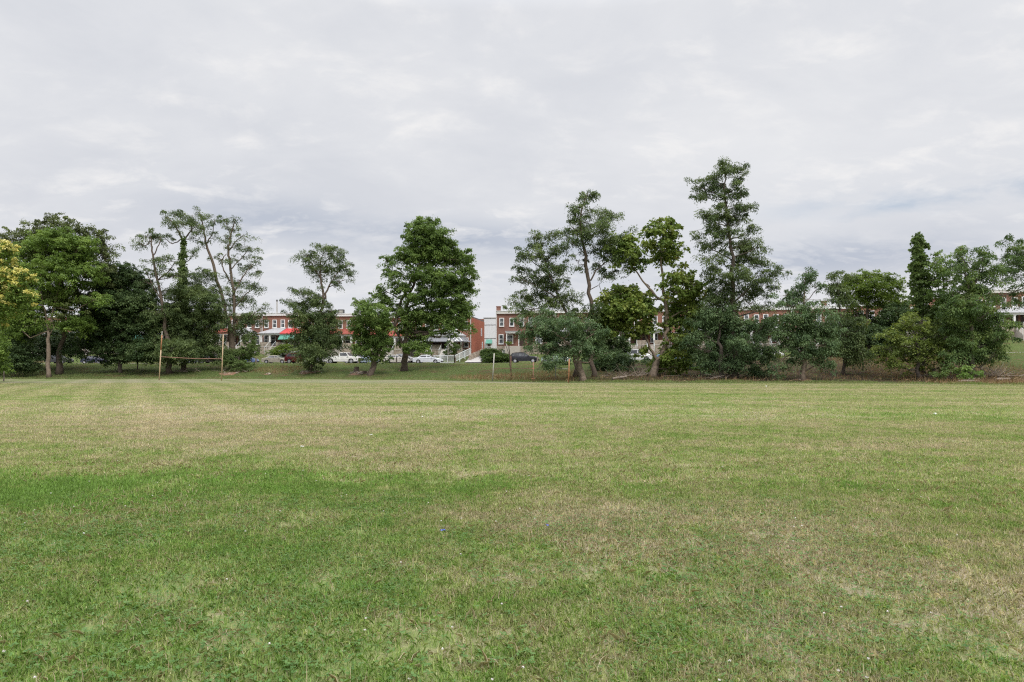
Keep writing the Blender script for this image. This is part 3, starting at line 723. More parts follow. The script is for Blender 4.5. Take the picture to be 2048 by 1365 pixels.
mb.build('masonry', M['stone'], rw)
def railing(pA, pB, h, label):
    r = thing('railing', label, 'railing', pA); d = pB-pA; n = int(d.length/.16); L = d
    tp = MB(); tp.tube([Vector((0, 0, h)), L+Vector((0, 0, h))], [.045, .045], 5); tp.tube([Vector((0, 0, .12)), L+Vector((0, 0, .12))], [.04, .04], 5); tp.build('rail', M['rail'], r)
    b_ = MB()
    for i in range(n+1):
        q = L*(i/n); b_.tube([q+Vector((0, 0, .12)), q+Vector((0, 0, h))], [.022, .022], 4, False)
    b_.build('baluster_panel', M['rail'], r)
    for k in range(4):
        q = L*(k/3); MB().box(q.x-.06, q.x+.06, q.y-.06, q.y+.06, q.z-.3, q.z+h+.08).build('post', M['rail'], r)
def gpt(px, t, dz=0):
    x, y, s = row_at(px, t); return Vector((x, y, float(height(x, y))+dz))
railing(gpt(868, 113.6), gpt(909, 113.6), 1.25, 'grey white metal railing along the pavement behind the white sedan')
railing(gpt(909, 113.6, .1), gpt(940, 117.5, .5), 1.15, 'white metal railing climbing up beside the driveway')
x, y, s = row_at(958, 121)
# utility meter on the side wall etc. left out; roadside posts
POST = [512, 596, 718, 793, 911, 1075, 433]
PL = ['between the blue car and the beige sedan', 'in front of the dark red truck', 'at the nose of the white pickup', 'in front of the pale hatchback', 'at the foot of the railing by the driveway', 'in front of the black car, right end', 'in front of the dark wagon between the goalposts']
for px, lb in zip(POST, PL):
    p = gpt(px, T0-.9); t_ = thing('roadside_post', 'short weathered wooden post '+lb, 'post', p, 0, 'short posts along the street edge')
    MB().box(-.1, .1, -.1, .1, -.3, .95).build('shaft', M['postwood'], t_, bevel=.02); MB().box(-.115, .115, -.115, .115, .951, 1.0).build('cap', M['postwood'], t_)
p = gpt(896, T0-.6); t_ = thing('sign_pole', 'thin grey metal pole at the street edge in front of the railing', 'pole', p)
MB().tube([(0, 0, -.3), (0, 0, 3.1)], [.07, .06], 6).build('shaft', M['galv'], t_); MB().box(-.1, .1, -.1, .1, -.05, .12).build('footing', M['concrete'], t_)

# ---------------------------------------------------------------- vehicles
def car(kind, px, t, color, label, cat='car', L=4.6, flip=1, metal=.25, lift=0):
    x, y, s = row_at(px, t); x, y = float(x), float(y)
    z = float(zroad(s)) + .004 if t < T1 else float(height(x, y))+.1
    slope = math.atan2(float(zroad(s+2)-zroad(s-2)), 4)
    rt = thing({'suv': 'parked_suv', 'pickup': 'parked_pickup', 'van': 'parked_van'}.get(kind, 'parked_car'), label, cat, (x, y, z), -TH + (0 if flip > 0 else math.pi), 'vehicles parked along the street')
    rt.rotation_euler[1] = -slope*flip
    W = {'sedan': 1.8, 'suv': 1.88, 'pickup': 2.0, 'van': 1.95, 'hatch': 1.74}[kind]
    wr = {'sedan': .33, 'suv': .37, 'pickup': .41, 'van': .36, 'hatch': .32}[kind]; h = L/2
    pm = bpy.data.materials.get('paint_%02x%02x%02x' % tuple(int(c*255) for c in color)) or paint('paint_%02x%02x%02x' % tuple(int(c*255) for c in color), color, metal)
    fx, rx = h*.62, -h*.60
    if kind == 'sedan': top = [(-h, .55), (-h+.04, .84), (-h+.35, .96), (-h+.95, 1.0), (.95, .98), (h-.55, .86), (h-.1, .72), (h, .5)]; gh = [(-h+.75, .98), (-.95, 1.40), (-.2, 1.46), (.25, 1.43), (1.2, .96)]; H=1.46
    elif kind == 'hatch': top = [(-h, .5), (-h+.03, .9), (-h+.2, 1.0), (.9, .98), (h-.4, .85), (h-.05, .7), (h, .48)]; gh = [(-h+.25, 1.0), (-h+.75, 1.42), (-.2, 1.5), (.2, 1.46), (1.1, .97)]; H=1.5
    elif kind == 'suv': top = [(-h, .6), (-h+.03, 1.05), (-h+.1, 1.12), (.9, 1.1), (h-.45, 1.0), (h-.06, .85), (h, .55)]; gh = [(-h+.12, 1.1), (-h+.45, 1.62), (-.5, 1.7), (.1, 1.67), (1.0, 1.08)]; H=1.7
    elif kind == 'van': top = [(-h, .6), (-h+.02, 1.15), (1.4, 1.12), (h-.3, 1.0), (h-.03, .8), (h, .55)]; gh = [(-h+.04, 1.14), (-h+.2, 1.85), (.5, 1.88), (1.0, 1.8), (1.75, 1.1)]; H=1.88
    else: top = [(-h, .65), (-h+.02, 1.18), (1.2, 1.18), (h-.3, 1.1), (h-.06, .95), (h, .6)]; gh = [(-.25, 1.17), (-.1, 1.78), (.25, 1.84), (1.05, 1.8), (1.65, 1.16)]; H=1.84; fx, rx = h*.64, -h*.52
    zb = .24 if kind not in ('pickup', 'suv') else .34
    def arch(cx):
        r = wr+.07; return [(cx+r*math.cos(a_), wr+r*math.sin(a_)) for a_ in np.linspace(0, math.pi, 9) if wr+r*math.sin(a_) >= zb]
    low = [(h-.03, zb+.05)] + [(fx+wr+.07, zb)] + arch(fx) + [(fx-wr-.07, zb), (rx+wr+.07, zb)] + arch(rx) + [(rx-wr-.07, zb), (-h+.03, zb+.05)]
    prof = top + low; n = len(prof)
    mb = MB(); secs = [(-W/2, .985, .0), (-W/2+.05, 1, .03), (0, 1, .05), (W/2-.05, 1, .03), (W/2, .985, .0)]
    zm = .62
    vs = []
    for yy, sx, dz in secs:
        edge = abs(abs(yy)-W/2) < 1e-6
        for (a_, b_) in prof:
            k = 1 - (.03 if edge else 0)*(abs(a_)/h)
            vs.append((a_*k, yy*(1-(.10*max(0, (abs(a_)/h)-.75)/.25)), b_ + (dz if b_ > .8 else 0) - (.05 if edge and b_ > .8 else 0)))
    fs = [(j*n+i, j*n+(i+1) % n, (j+1)*n+(i+1) % n, (j+1)*n+i) for j in range(4) for i in range(n)]
    fs += [tuple(range(n))[::-1], tuple(range(4*n, 5*n))]
    mb.add(vs, fs); body = mb.build('body', pm, rt)
    # cabin
    mb = MB(); wb, wt = W/2-.07, W/2-.27; z0 = gh[0][1]; m_ = len(gh)
    def hw(zz): return wb + (wt-wb)*max(0, (zz-z0))/(H-z0)
    vs = [(a_, -hw(b_), b_) for a_, b_ in gh] + [(a_, hw(b_), b_) for a_, b_ in gh]
    mb.add(vs, [(i, i+1, m_+i+1, m_+i) for i in range(m_-1)] + [tuple(range(m_))[::-1], tuple(range(m_, 2*m_))])
    mb.build('cabin', pm, rt)
    def lerp2(p, q, t_): return (p[0]+(q[0]-p[0])*t_, p[1]+(q[1]-p[1])*t_)
    zl, zh = z0+.06, H-.12
    def onA(zz): # rear slope x at z
        for i in range(m_-1):
            (a0, b0), (a1, b1) = gh[i], gh[i+1]
            if b0 <= zz <= b1: return a0+(a1-a0)*(zz-b0)/(b1-b0+1e-9)
        return gh[1][0]
    def onB(zz):
        (a0, b0), (a1, b1) = gh[-2], gh[-1]; return a1+(a0-a1)*(zz-b1)/(b0-b1)
    ra, rb, fa, fb = onA(zl)+.14, onA(zh)+.16, onB(zl)-.12, onB(zh)-.1
    mids = [0.0] if kind in ('sedan', 'hatch', 'pickup') else [-.9, .15]
    cuts = [0.0]
    xs = [(ra, rb)] + [(q, q) for q in mids] + [(fa, fb)]
    for sg in (-1, 1):
        for i in range(len(xs)-1):
            l0, l1 = xs[i]; r0, r1 = xs[i+1]; e_ = .012
            a_ = [(l0+.04, zl), (r0-.04, zl), (r1-.04, zh), (l1+.04, zh)]
            q = [(p_, sg*(hw(z_)+e_), z_) for p_, z_ in a_] + [(p_, sg*(hw(z_)-.03), z_) for p_, z_ in a_]
            MB().add(q, [(0,1,2,3), (7,6,5,4), (0,4,5,1), (1,5,6,2), (2,6,7,3), (3,7,4,0)]).build('side_window', M['carglass'], rt)
    for (p, q, nm, sg) in ((gh[-1], gh[-2], 'windshield', 1), (gh[0], gh[1], 'rear_window', -1)):
        a_, b_ = lerp2(p, q, .12), lerp2(p, q, .9); e_ = .015*sg
        v4 = [(a_[0]+e_, -hw(a_[1])+.06, a_[1]+.01), (a_[0]+e_, hw(a_[1])-.06, a_[1]+.01), (b_[0]+e_, hw(b_[1])-.05, b_[1]+.012), (b_[0]+e_, -hw(b_[1])+.05, b_[1]+.012)]
        v4 += [(x_-.05*sg, y_, z_-.03) for x_, y_, z_ in v4]
        MB().add(v4, [(0,1,2,3), (7,6,5,4), (0,4,5,1), (1,5,6,2), (2,6,7,3), (3,7,4,0)]).build(nm, M['carglass'], rt)
    for cx in (fx, rx):
        for sg in (-1, 1):
            yy = sg*(W/2-.12)
            w_ = MB(); w_.tube([(cx, yy-sg*.11, wr), (cx, yy-sg*.09, wr), (cx, yy+sg*.09, wr), (cx, yy+sg*.115, wr)], [wr*.93, wr, wr, wr*.93], 18)
            wo = thing('wheel', None, None); wo.parent = rt
            w_.build('tyre', M['tyre'], wo)
            w_ = MB(); w_.tube([(cx, yy+sg*.10, wr), (cx, yy+sg*.125, wr)], [wr*.64, wr*.6], 14); w_.tube([(cx, yy+sg*.126, wr), (cx, yy+sg*.14, wr)], [wr*.2, wr*.16], 8); w_.build('rim', M['rim'], wo)
    for sg in (-1, 1):
        zl_ = top[-2][1]-.02
        MB().box(h-.22, h-.02, sg*(W/2-.40)-.18, sg*(W/2-.40)+.18, zl_-.14, zl_+.0).build('headlight', M['lamp'], rt)
        MB().box(-h-.01, -h+.12, sg*(W/2-.36)-.16, sg*(W/2-.36)+.16, top[1][1]-.2, top[1][1]-.03).build('tail_lamp', M['redlamp'], rt)
        MB().box(gh[-1][0]-.35, gh[-1][0]-.18, sg*(W/2+.02), sg*(W/2+.17), z0-.02, z0+.14).build('mirror', pm, rt)
    MB().box(h-.10, h+.03, -W/2+.12, W/2-.12, zb+.02, zb+.2).build('bumper', M['trim'] if kind != 'pickup' else M['rim'], rt)
    if kind == 'pickup':
        b_ = MB(); b_.box(-h+.12, -.35, -W/2+.16, W/2-.16, 1.19, 1.245); b_.build('bed_cover', M['trim'], rt)
    if kind in ('suv', 'van'):
        b_ = MB(); 
        for sg in (-1, 1): b_.tube([(-h+.7, sg*.6, H+.05), (.2, sg*.6, H+.05)], [.025, .025], 5)
        b_.build('roof_rail', M['trim'], rt)
    return rt
TL = 110.8
car('sedan', 190, TL, (.03,.035,.07), 'dark blue car half hidden behind the left trunks')
car('suv', 118, TL, (.03,.03,.03), 'black vehicle glimpsed between the two left trunks', 'suv')
car('suv', 424, TL, (.045,.035,.035), 'dark wagon seen through the left goalpost opening', 'suv', 4.5)
car('hatch', 382, TL, (.22,.25,.28), 'greyish car in shade behind the ivy-wrapped trunk', L=3.9)
car('sedan', 490, TL, (.12,.17,.34), 'blue car emerging from behind the bush at the locust foot', L=4.5)
car('sedan', 553, TL, (.40,.37,.30), 'beige sedan parked below the green awning porch', L=4.75)
car('pickup', 581, T1+5.5, (.72,.72,.72), 'white pickup cab showing above and behind the dark red truck', 'pickup truck', 5.2)
car('suv', 599, T0+1.9, (.11,.012,.016), 'dark red truck half hidden by the low boughs', 'truck', 4.5)
car('hatch', 645, TL+.2, (.20,.22,.20), 'grey green hatchback behind the tail of the white pickup', L=4.2)
car('pickup', 684, T0+2.2, (.78,.77,.74), 'white pickup truck with chrome bumper and long bed', 'pickup truck', 6.0, metal=.05)
car('sedan', 712, TL+.3, (.05,.05,.055), 'black car whose roof shows behind the white pickup', L=4.4)
car('sedan', 735, TL-.3, (.35,.42,.52), 'pale blue silver car just ahead of the white pickup', L=4.2)
car('hatch', 794, TL, (.62,.58,.52), 'pale cream hatchback left of the maple trunk', L=4.3)
car('sedan', 856, TL, (.72,.74,.78), 'white silver sedan in front of the grey railing', L=4.85)
car('sedan', 806, T1+2.2, (.34,.34,.35), 'grey car nose showing between the cream hatchback and the maple trunk', L=4.2)
car('suv', 1049, T0+5.0, (.018,.018,.026), 'black low suv parked beside the dark hedge', 'suv', 4.7, metal=.4)
car('sedan', 1112, T0+5.0, (.38,.48,.43), 'pale greenish car behind the leaning locust boughs', L=4.6)
car('van', 1273, T0+4.6, (.72,.72,.72), 'white van behind the yellowish low boughs', 'van', 4.8)
car('sedan', 1342, T0+4.6, (.16,.26,.42), 'blue car glimpsed right of the catalpa trunk', L=4.5)
car('sedan', 1535, T0+4.6, (.6,.6,.6), 'light car glimpsed low between the two bluish trees', L=4.5)

# ---------------------------------------------------------------- goal posts
def pole(pa, pb, w, parent, mat, name='post'):
    return MB().tube([pa, pa.lerp(pb, .5), pb], [w/2]*3, 9).build(name, M[mat], parent, smooth=True)
gl, gr = hit(318, 761), hit(443, 762)
gp = thing('football_goal', 'tall rusty football goalposts with thin crossbar at the left side of the field', 'goalposts', gl)
def rel(px, py, D): return at(px, py, D)-gl
a0, a1 = rel(318, 761, gl.y), rel(324.3, 663, gl.y)
pole(a0-Vector((0,0,.2)), a0.lerp(a1, .62), .12, gp, 'tanpost'); pole(a0.lerp(a1, .62), a0.lerp(a1, .92), .13, gp, 'rust'); MB().tube([a0.lerp(a1, .92), a1], [.06, .06], 9).build('post_top', M['galv'], gp)
c0, c1 = gr-gl, rel(446.5, 669, gr.y)
pole(c0-Vector((0,0,.2)), c1, .11, gp, 'tanpost')
MB().tube([a0.lerp(a1, .48), a0.lerp(a1, .48).lerp(c0.lerp(c1, .47), .5)+Vector((0, 0, -.07)), c0.lerp(c1, .47)], [.035]*3, 7).build('crossbar', M['rustbar'], gp)
g1, g2 = hit(985, 763), hit(1137, 766)
sg_ = thing('soccer_goal', 'rusty pipe goal frame with missing net under the leaning locust', 'goal frame', g1)
def rel(px, py, D): return at(px, py, D)-g1
pole(rel(985, 764, g1.y), rel(988.5, 707, g1.y), .13, sg_, 'galv'); pole(g2-g1-Vector((0,0,.1)), rel(1138.5, 718, g2.y), .12, sg_, 'rust')
b1 = hit(1111, 761); pole(b1-g1, rel(1111.5, 722, b1.y), .12, sg_, 'galv', 'rear_post'); MB().tube([rel(1112, 738, b1.y), rel(1137, 738.5, g2.y)], [.045, .045], 6).build('side_bar', M['galv'], sg_)
b2 = hit(1022, 760); fr = thing('pipe_frame', 'rusty pipe frame with a long thin rail standing behind the goal', 'pipe frame', b2)
def rel(px, py, D): return at(px, py, D)-b2
pole(Vector((0, 0, -.1)), rel(1022, 712, b2.y), .10, fr, 'rustbar'); b3 = hit(1066, 764)
pole(b3-b2-Vector((0,0,.1)), rel(1067, 724, b3.y), .10, fr, 'rustbar')
MB().tube([rel(990, 737, b2.y+1), rel(1022, 737, b2.y), rel(1066, 737.5, b3.y)], [.03]*3, 5).build('rail', M['rustbar'], fr)
for yy, hw_ in ((737.5, 3.4), (757.5, 3.2)): MB().tube([rel(1066-hw_, yy, b3.y), rel(1066+hw_, yy, b3.y)], [.035]*2, 5).build('cross_piece', M['rust'], fr)

# ---------------------------------------------------------------- trees
G1 = 'trees along the bank left of the driveway'; G2 = 'trees along the bank right of the goal'
tree('golden_rain_tree', 'tree in yellow blossom at the left edge of the view', 'tree', 'l_bright', (-62, 764), [[(-62,764,16),(-60,700,14),(-50,640,10),(-30,580,6),(-12,540,3)],[(-55,650,8),(-20,620,4),(15,600,2)]],
     [(-8,528,40,34),(22,560,34,34),(40,598,26,30),(-20,600,50,40),(-60,560,50,50),(8,625,24,16,.7),(-60,640,50,40),(10,505,20,16),(-12,660,26,18,.6)], 'fine', D=60, flowers=('l_gold', .8), group=G1, seed=1)
tree('ash_tree', 'light green tree with a slim pale trunk, nearest trunk at the left', 'tree', 'l_bright', (98, 755), [[(98,755,9.5),(97,700,8.5),(97,662,8)],[(97,662,6),(90,620,5),(78,575,4),(85,520,2)],[(98,664,6),(112,600,5),(125,540,3),(130,490,2)],[(101,668,3),(108,655,3),(104,640,2)],[(112,600,4),(150,560,3),(175,530,1.5)]],
     [(66,500,34,24,.8),(110,486,42,26,.9),(158,500,38,26,.9),(62,548,36,26,.9),(112,545,46,28,.8),(172,548,34,24,.8),(190,600,26,16,.6),(135,600,34,20,.7),(50,600,34,28,.9),(76,650,30,26,.5),(160,650,34,18,.8),(30,560,26,24,.8),(30,650,28,30,.8),(135,640,24,14,.6)], 'broad', 'bark_pale', G1, seed=2, dens=.95)
tree('old_oak', 'tall dark oak rising behind the light green tree at the left', 'tree', 'l_oak', (118, 749), [[(118,750,15),(122,690,13),(128,620,10),(120,540,7),(115,470,4)],[(124,640,7),(165,560,4),(190,500,2)],[(120,600,6),(70,520,3),(50,470,2)],[(120,540,4),(140,480,2)],[(190,500,2),(215,520,1.5)]],
     [(50,470,24,14,.5),(75,455,28,16,.55),(115,448,34,16,.6),(150,462,30,14,.55),(190,478,30,20,.6),(212,505,20,20,.55),(208,535,22,22,.6),(215,560,18,12,.5),(120,500,60,34,.6),(60,510,40,30,.5),(170,520,40,30,.5),(80,600,50,40,.5),(140,600,50,40,.5),(20,480,26,18,.5),(0,500,26,24,.6)], 'broad', 'bark_brown', G1, seed=3)
tree('round_oak', 'round very dark dense oak with a short trunk left of the goalpost', 'tree', 'l_dark', (241, 746), [[(241,747,9),(240,715,8),(242,650,6),(243,570,3)],[(241,680,4),(275,640,3),(295,600,1.5)],[(241,670,4),(210,640,3),(190,600,1.5)]],
     [(240,548,34,22,.9),(262,572,38,24,1),(215,575,34,24,1),(285,608,34,26,1),(240,610,50,30,1),(196,612,32,26,1),(300,650,26,30,1),(255,655,50,30,1),(205,655,36,28,1),(180,640,24,24,.8),(230,700,46,18,.9),(280,700,34,20,.9),(185,690,26,18,.8),(300,690,22,18,.8),(225,720,24,8,.7),(155,700,22,16,.7)], 'broad', 'bark', G1, seed=4, leafd=1.1)
tree('locust_tree', 'sparse crooked locust whose flat top reaches farthest left of the thin-crowned group', 'tree', 'l_locust', (340, 747), [[(340,747,13),(336,700,12),(330,640,10),(317,570,8),(306,510,6),(303,480,4),(300,470,3)],[(303,482,4),(290,492,3),(277,486,2)],[(317,560,5),(340,540,3),(350,525,2)],[(322,600,4),(300,560,3),(290,540,2)],[(306,512,4),(318,490,3),(322,475,2)]],
     [(292,473,24,8,.7),(318,476,20,8,.7),(276,488,10,6,.4),(298,520,26,8,.55),(335,522,30,9,.65),(318,548,34,10,.5),(295,565,18,8,.45),(350,552,26,10,.6),(322,585,30,11,.55),(345,620,30,18,.9),(322,655,30,22,.9),(350,695,46,18,1),(305,690,22,14,.8),(325,718,30,7,.8),(310,625,22,14,.6),(360,712,40,10,.9)], 'locust', 'bark_brown', G1, seed=5, leafd=.8)
tree('ivy_locust', 'locust with its upper trunk wrapped in green ivy, between the two sparse crowned locusts', 'tree', 'l_locust', (366, 741), [[(366,742,10),(365,650,10),(366,560,9),(366,495,8),(364,478,6),(352,455,5),(340,440,4),(331,434,2)],[(365,490,6),(372,475,5),(384,458,4),(378,435,2)],[(384,458,3),(398,450,2)],[(364,478,4),(345,488,3),(330,478,2)],[(366,600,5),(400,570,3)]],
     [(330,434,16,7,.6),(352,428,22,8,.65),(372,432,20,9,.6),(362,447,26,9,.5),(340,450,24,7,.45),(392,445,20,9,.5),(335,470,14,6,.4),(395,470,18,8,.4),(390,505,20,8,.35),(400,550,34,14,.7),(382,585,44,20,.9),(415,600,34,20,.9),(370,635,50,26,1),(425,640,34,26,.9),(395,685,48,24,1),(430,700,30,16,.9),(360,660,40,26,1),(350,590,24,18,.6)], 'locust', 'bark_brown', G1, seed=6, leafd=.9)
tree('ivy_vine', 'green ivy wrapped round the upper trunk of the middle locust', 'vine', 'l_ivy', (366, 742), [[(363,742,2),(362,600,2),(364,500,2)]],
     [(367,488,4.5,14,1.3,0),(366,515,6,16,1.4,0),(366,545,7,16,1.4,0),(365,572,8,16,1.4,0),(367,600,9,16,1.2,0)], 'ivy', 'bark', G1, seed=61, twigs=False, trunkname='stem', crownname='foliage')
tree('twin_trunk_locust', 'twin trunked sparse locust with pale trunks right beside the right goalpost', 'tree', 'l_locust', (465, 737), [[(465,740,15),(464,690,14),(458,640,11),(444,590,10),(427,530,9),(413,490,7),(408,462,5),(400,430,3)],[(465,706,11),(469,640,10),(467,580,9),(461,540,8),(457,500,7),(461,472,5),(470,442,3)],[(459,562,5),(446,535,4),(443,520,4),(453,508,2)],[(467,590,5),(485,555,4),(505,530,2)],[(412,490,4),(425,468,3),(430,440,2)],[(467,620,5),(490,590,3),(512,575,2)],[(462,706,5),(455,700,4),(449,688,2.5)],[(459,500,4),(475,480,3),(488,470,2)],[(462,475,3),(452,445,2),(445,436,1.5)],[(408,462,3),(390,450,2),(384,430,1.5)],[(444,590,5),(425,575,3)],[(461,540,4),(480,520,3),(500,495,2)]],
     [(398,427,16,7,.6),(418,432,18,8,.55),(432,442,12,7,.5),(392,445,16,8,.5),(408,458,22,8,.45),(430,470,16,8,.4),(404,488,16,7,.35),(472,438,16,7,.6),(448,438,9,5,.4),(470,460,20,8,.5),(448,472,16,7,.4),(488,472,18,8,.5),(476,492,24,9,.5),(500,498,20,9,.55),(512,518,16,8,.5),(470,520,26,9,.45),(498,530,24,9,.5),(520,545,14,7,.5),(438,512,14,7,.3),(430,548,18,8,.35),(482,560,28,10,.55),(510,572,24,10,.6),(455,585,24,9,.45),(490,600,32,12,.7),(524,618,16,9,.6),(500,640,28,14,.8),(440,612,26,12,.6),(425,585,16,10,.5),(475,640,24,12,.6),(485,668,28,12,.7),(425,650,20,14,.6)], 'locust', 'bark_mid', G1, seed=7, leafd=.8)
tree('leafy_bush', 'leafy green bush at the foot of the twin trunked locust', 'bush', 'l_ivy', (478, 742), [[(478,742,4),(478,715,3)]], [(476,712,28,14),(462,722,18,12),(500,700,20,14),(486,730,24,9,.8),(500,680,14,12,.7),(455,708,10,10)], 'bush', 'bark', None, seed=8)
tree('thin_top_locust', 'tree with a thin rounded top over a dense lower crown, left of the white pickup', 'tree', 'l_locust', (622, 745), [[(622,745,7),(626,700,8),(634,650,9),(645,615,9),(647,590,8),(642,560,6),(640,530,4),(648,500,2)],[(646,600,7),(657,575,5),(672,550,3),(688,532,2)],[(642,560,4),(625,530,3),(612,515,2)],[(657,575,3),(690,560,2)],[(640,540,3),(660,515,2)]],
     [(645,496,24,9,.75),(662,506,26,9,.7),(615,510,22,9,.75),(630,522,28,10,.7),(672,522,26,9,.7),(692,534,18,9,.7),(655,540,34,11,.65),(700,552,12,8,.6),(618,540,18,8,.5),(680,562,22,8,.55),(642,560,20,8,.4),(604,585,24,10,.8),(590,605,20,9,.7),(625,605,34,14,.85),(605,630,36,15,.95),(650,640,34,17,.95),(585,640,16,9,.6),(630,665,42,20,1),(665,620,16,8,.5),(600,670,24,14,.9),(655,690,34,16,.95),(625,705,36,16,1),(622,728,20,12,1),(672,675,14,7,.5),(600,695,20,10,.7)], 'locust', 'bark_brown', G1, seed=9, leafd=.95)
tree('young_leaning_tree', 'small mid green tree on a short leaning trunk left of the tall maple', 'tree', 'l_maple', (741, 751), [[(741,752,14),(748,725,12),(756,690,10),(755,650,6),(745,620,3)],[(756,690,5),(770,670,3)],[(755,660,4),(730,640,3)]],
     [(742,608,24,12,.8),(725,622,22,12,.7),(752,628,30,15,.9),(735,648,36,16,.95),(762,655,24,16,.9),(718,652,18,10,.7),(742,680,38,18,.95),(765,690,20,14,.8),(728,700,26,12,.8),(755,712,24,9,.8),(712,605,10,6,.4)], 'broad', 'bark_brown', G1, seed=10)
tree('tall_maple', 'tallest full crowned maple left of the driveway gap', 'tree', 'l_maple', (808, 742), [[(808,743,15),(811,700,13),(813,650,11),(818,600,9),(835,540,7),(850,480,4)],[(790,660,9),(793,630,9),(803,600,8),(818,570,7),(835,540,4)],[(795,635,8),(825,612,6),(870,592,4),(910,572,2)],[(818,600,5),(790,560,3),(775,530,2)],[(811,700,6),(795,668,7),(790,655,8)],[(835,540,5),(880,520,3),(920,520,2)]],
     [(852,446,26,12,.95),(835,462,26,14,.95),(872,462,26,15,.95),(845,485,42,18,1),(885,492,28,18,1),(822,510,30,16,.9),(862,515,44,20,1),(800,520,24,11,.8),(772,520,18,9,.7),(905,520,28,16,.95),(930,515,20,14,.9),(936,545,18,18,.95),(840,550,40,18,.8),(785,548,24,11,.75),(885,560,46,22,1),(925,580,26,22,.95),(800,575,26,13,.8),(765,580,18,10,.8),(815,595,24,12,.7),(752,592,12,9,.7),(775,600,20,14,.75),(850,590,36,16,.7),(895,610,44,20,1),(930,620,22,20,.9),(855,630,44,16,.9),(815,630,26,14,.7),(900,645,40,14,.85),(932,652,16,12,.7),(835,665,34,16,.95),(808,650,20,12,.8),(790,620,24,14,.75),(828,692,24,10,.9),(795,690,16,10,.6),(870,665,30,8,.5),(915,668,20,6,.4),(780,640,14,12,.6)], 'broad', 'bark_brown', G1, seed=11, leafd=1.0)
tree('leaning_locust', 'low spreading bluish locust on a thick leaning trunk behind the goal frame', 'tree', 'l_blue', (1168, 762), [[(1168,763,16),(1158,730,14),(1151,712,12),(1140,690,9),(1110,665,5)],[(1152,715,8),(1120,700,5),(1090,685,3)],[(1100,700,3),(1082,728,3),(1075,740,2)],[(1151,712,8),(1170,680,5),(1195,660,3)],[(1110,665,4),(1075,655,2)]],
     [(1050,640,22,9,.6),(1072,648,32,13,.85),(1105,640,36,14,.9),(1145,645,36,14,.95),(1045,668,18,8,.5),(1085,668,38,14,.9),(1130,670,42,16,1),(1175,660,34,15,.95),(1075,690,26,9,.7),(1115,695,38,13,.95),(1155,690,34,11,.95),(1190,685,26,14,.9),(1110,715,26,10,.8),(1098,730,14,7,.7),(1128,706,18,6,.7),(1205,706,20,12,.9)], 'locust', 'bark_pale', G2, seed=12)
tree('fan_locust', 'airy locust fanning out to the left above the leaning locust', 'tree', 'l_locust', (1146, 754), [[(1150,752,12),(1150,680,11),(1136,640,9),(1115,590,7),(1095,540,5),(1080,490,3)],[(1146,665,8),(1125,645,6),(1105,632,5),(1085,620,3)],[(1120,600,5),(1070,570,3),(1045,560,2)],[(1100,550,4),(1060,520,2)],[(1095,540,4),(1100,500,2)]],
     [(1068,475,14,10,.7),(1068,492,20,10,.7),(1100,470,26,10,.65),(1045,510,20,9,.7),(1078,512,32,11,.75),(1112,500,28,12,.6),(1105,535,36,13,.75),(1050,540,24,10,.6),(1040,560,20,9,.65),(1080,562,36,12,.75),(1120,570,30,13,.7),(1035,590,20,9,.65),(1068,592,34,11,.7),(1025,605,16,8,.6),(1110,605,36,13,.7),(1060,618,34,10,.7),(1095,632,28,9,.6),(1140,600,24,12,.6),(1150,630,26,12,.7)], 'locust', 'bark_brown', G2, seed=13, dens=1.12)
tree('high_locust', 'tall bare trunked locust second highest among the right-hand trees', 'tree', 'l_locust', (1186, 754), [[(1188,753,12),(1186,690,12),(1185,640,12),(1182,600,12),(1173,540,11),(1166,490,9),(1160,450,6),(1166,410,4),(1176,385,2)],[(1181,562,5),(1192,540,5),(1215,522,3)],[(1166,490,5),(1195,460,3),(1220,440,2)],[(1163,470,4),(1145,455,2)],[(1180,580,3),(1198,570,2),(1205,590,1.5)]],
     [(1186,384,12,8,.8),(1168,396,18,9,.75),(1158,414,22,10,.7),(1148,430,20,9,.65),(1180,420,20,9,.65),(1212,428,20,9,.75),(1228,424,12,6,.6),(1170,444,36,11,.7),(1208,450,28,12,.75),(1140,462,28,10,.65),(1185,470,36,12,.7),(1225,478,26,14,.8),(1250,478,18,12,.75),(1150,490,28,10,.6),(1210,505,32,13,.75),(1240,510,24,14,.8),(1195,525,24,9,.4),(1228,540,20,10,.6),(1212,548,14,8,.5),(1150,520,20,12,.5),(1190,625,26,14,.8),(1200,660,26,18,.9)], 'locust', 'bark_brown', G2, seed=14, dens=1.08)
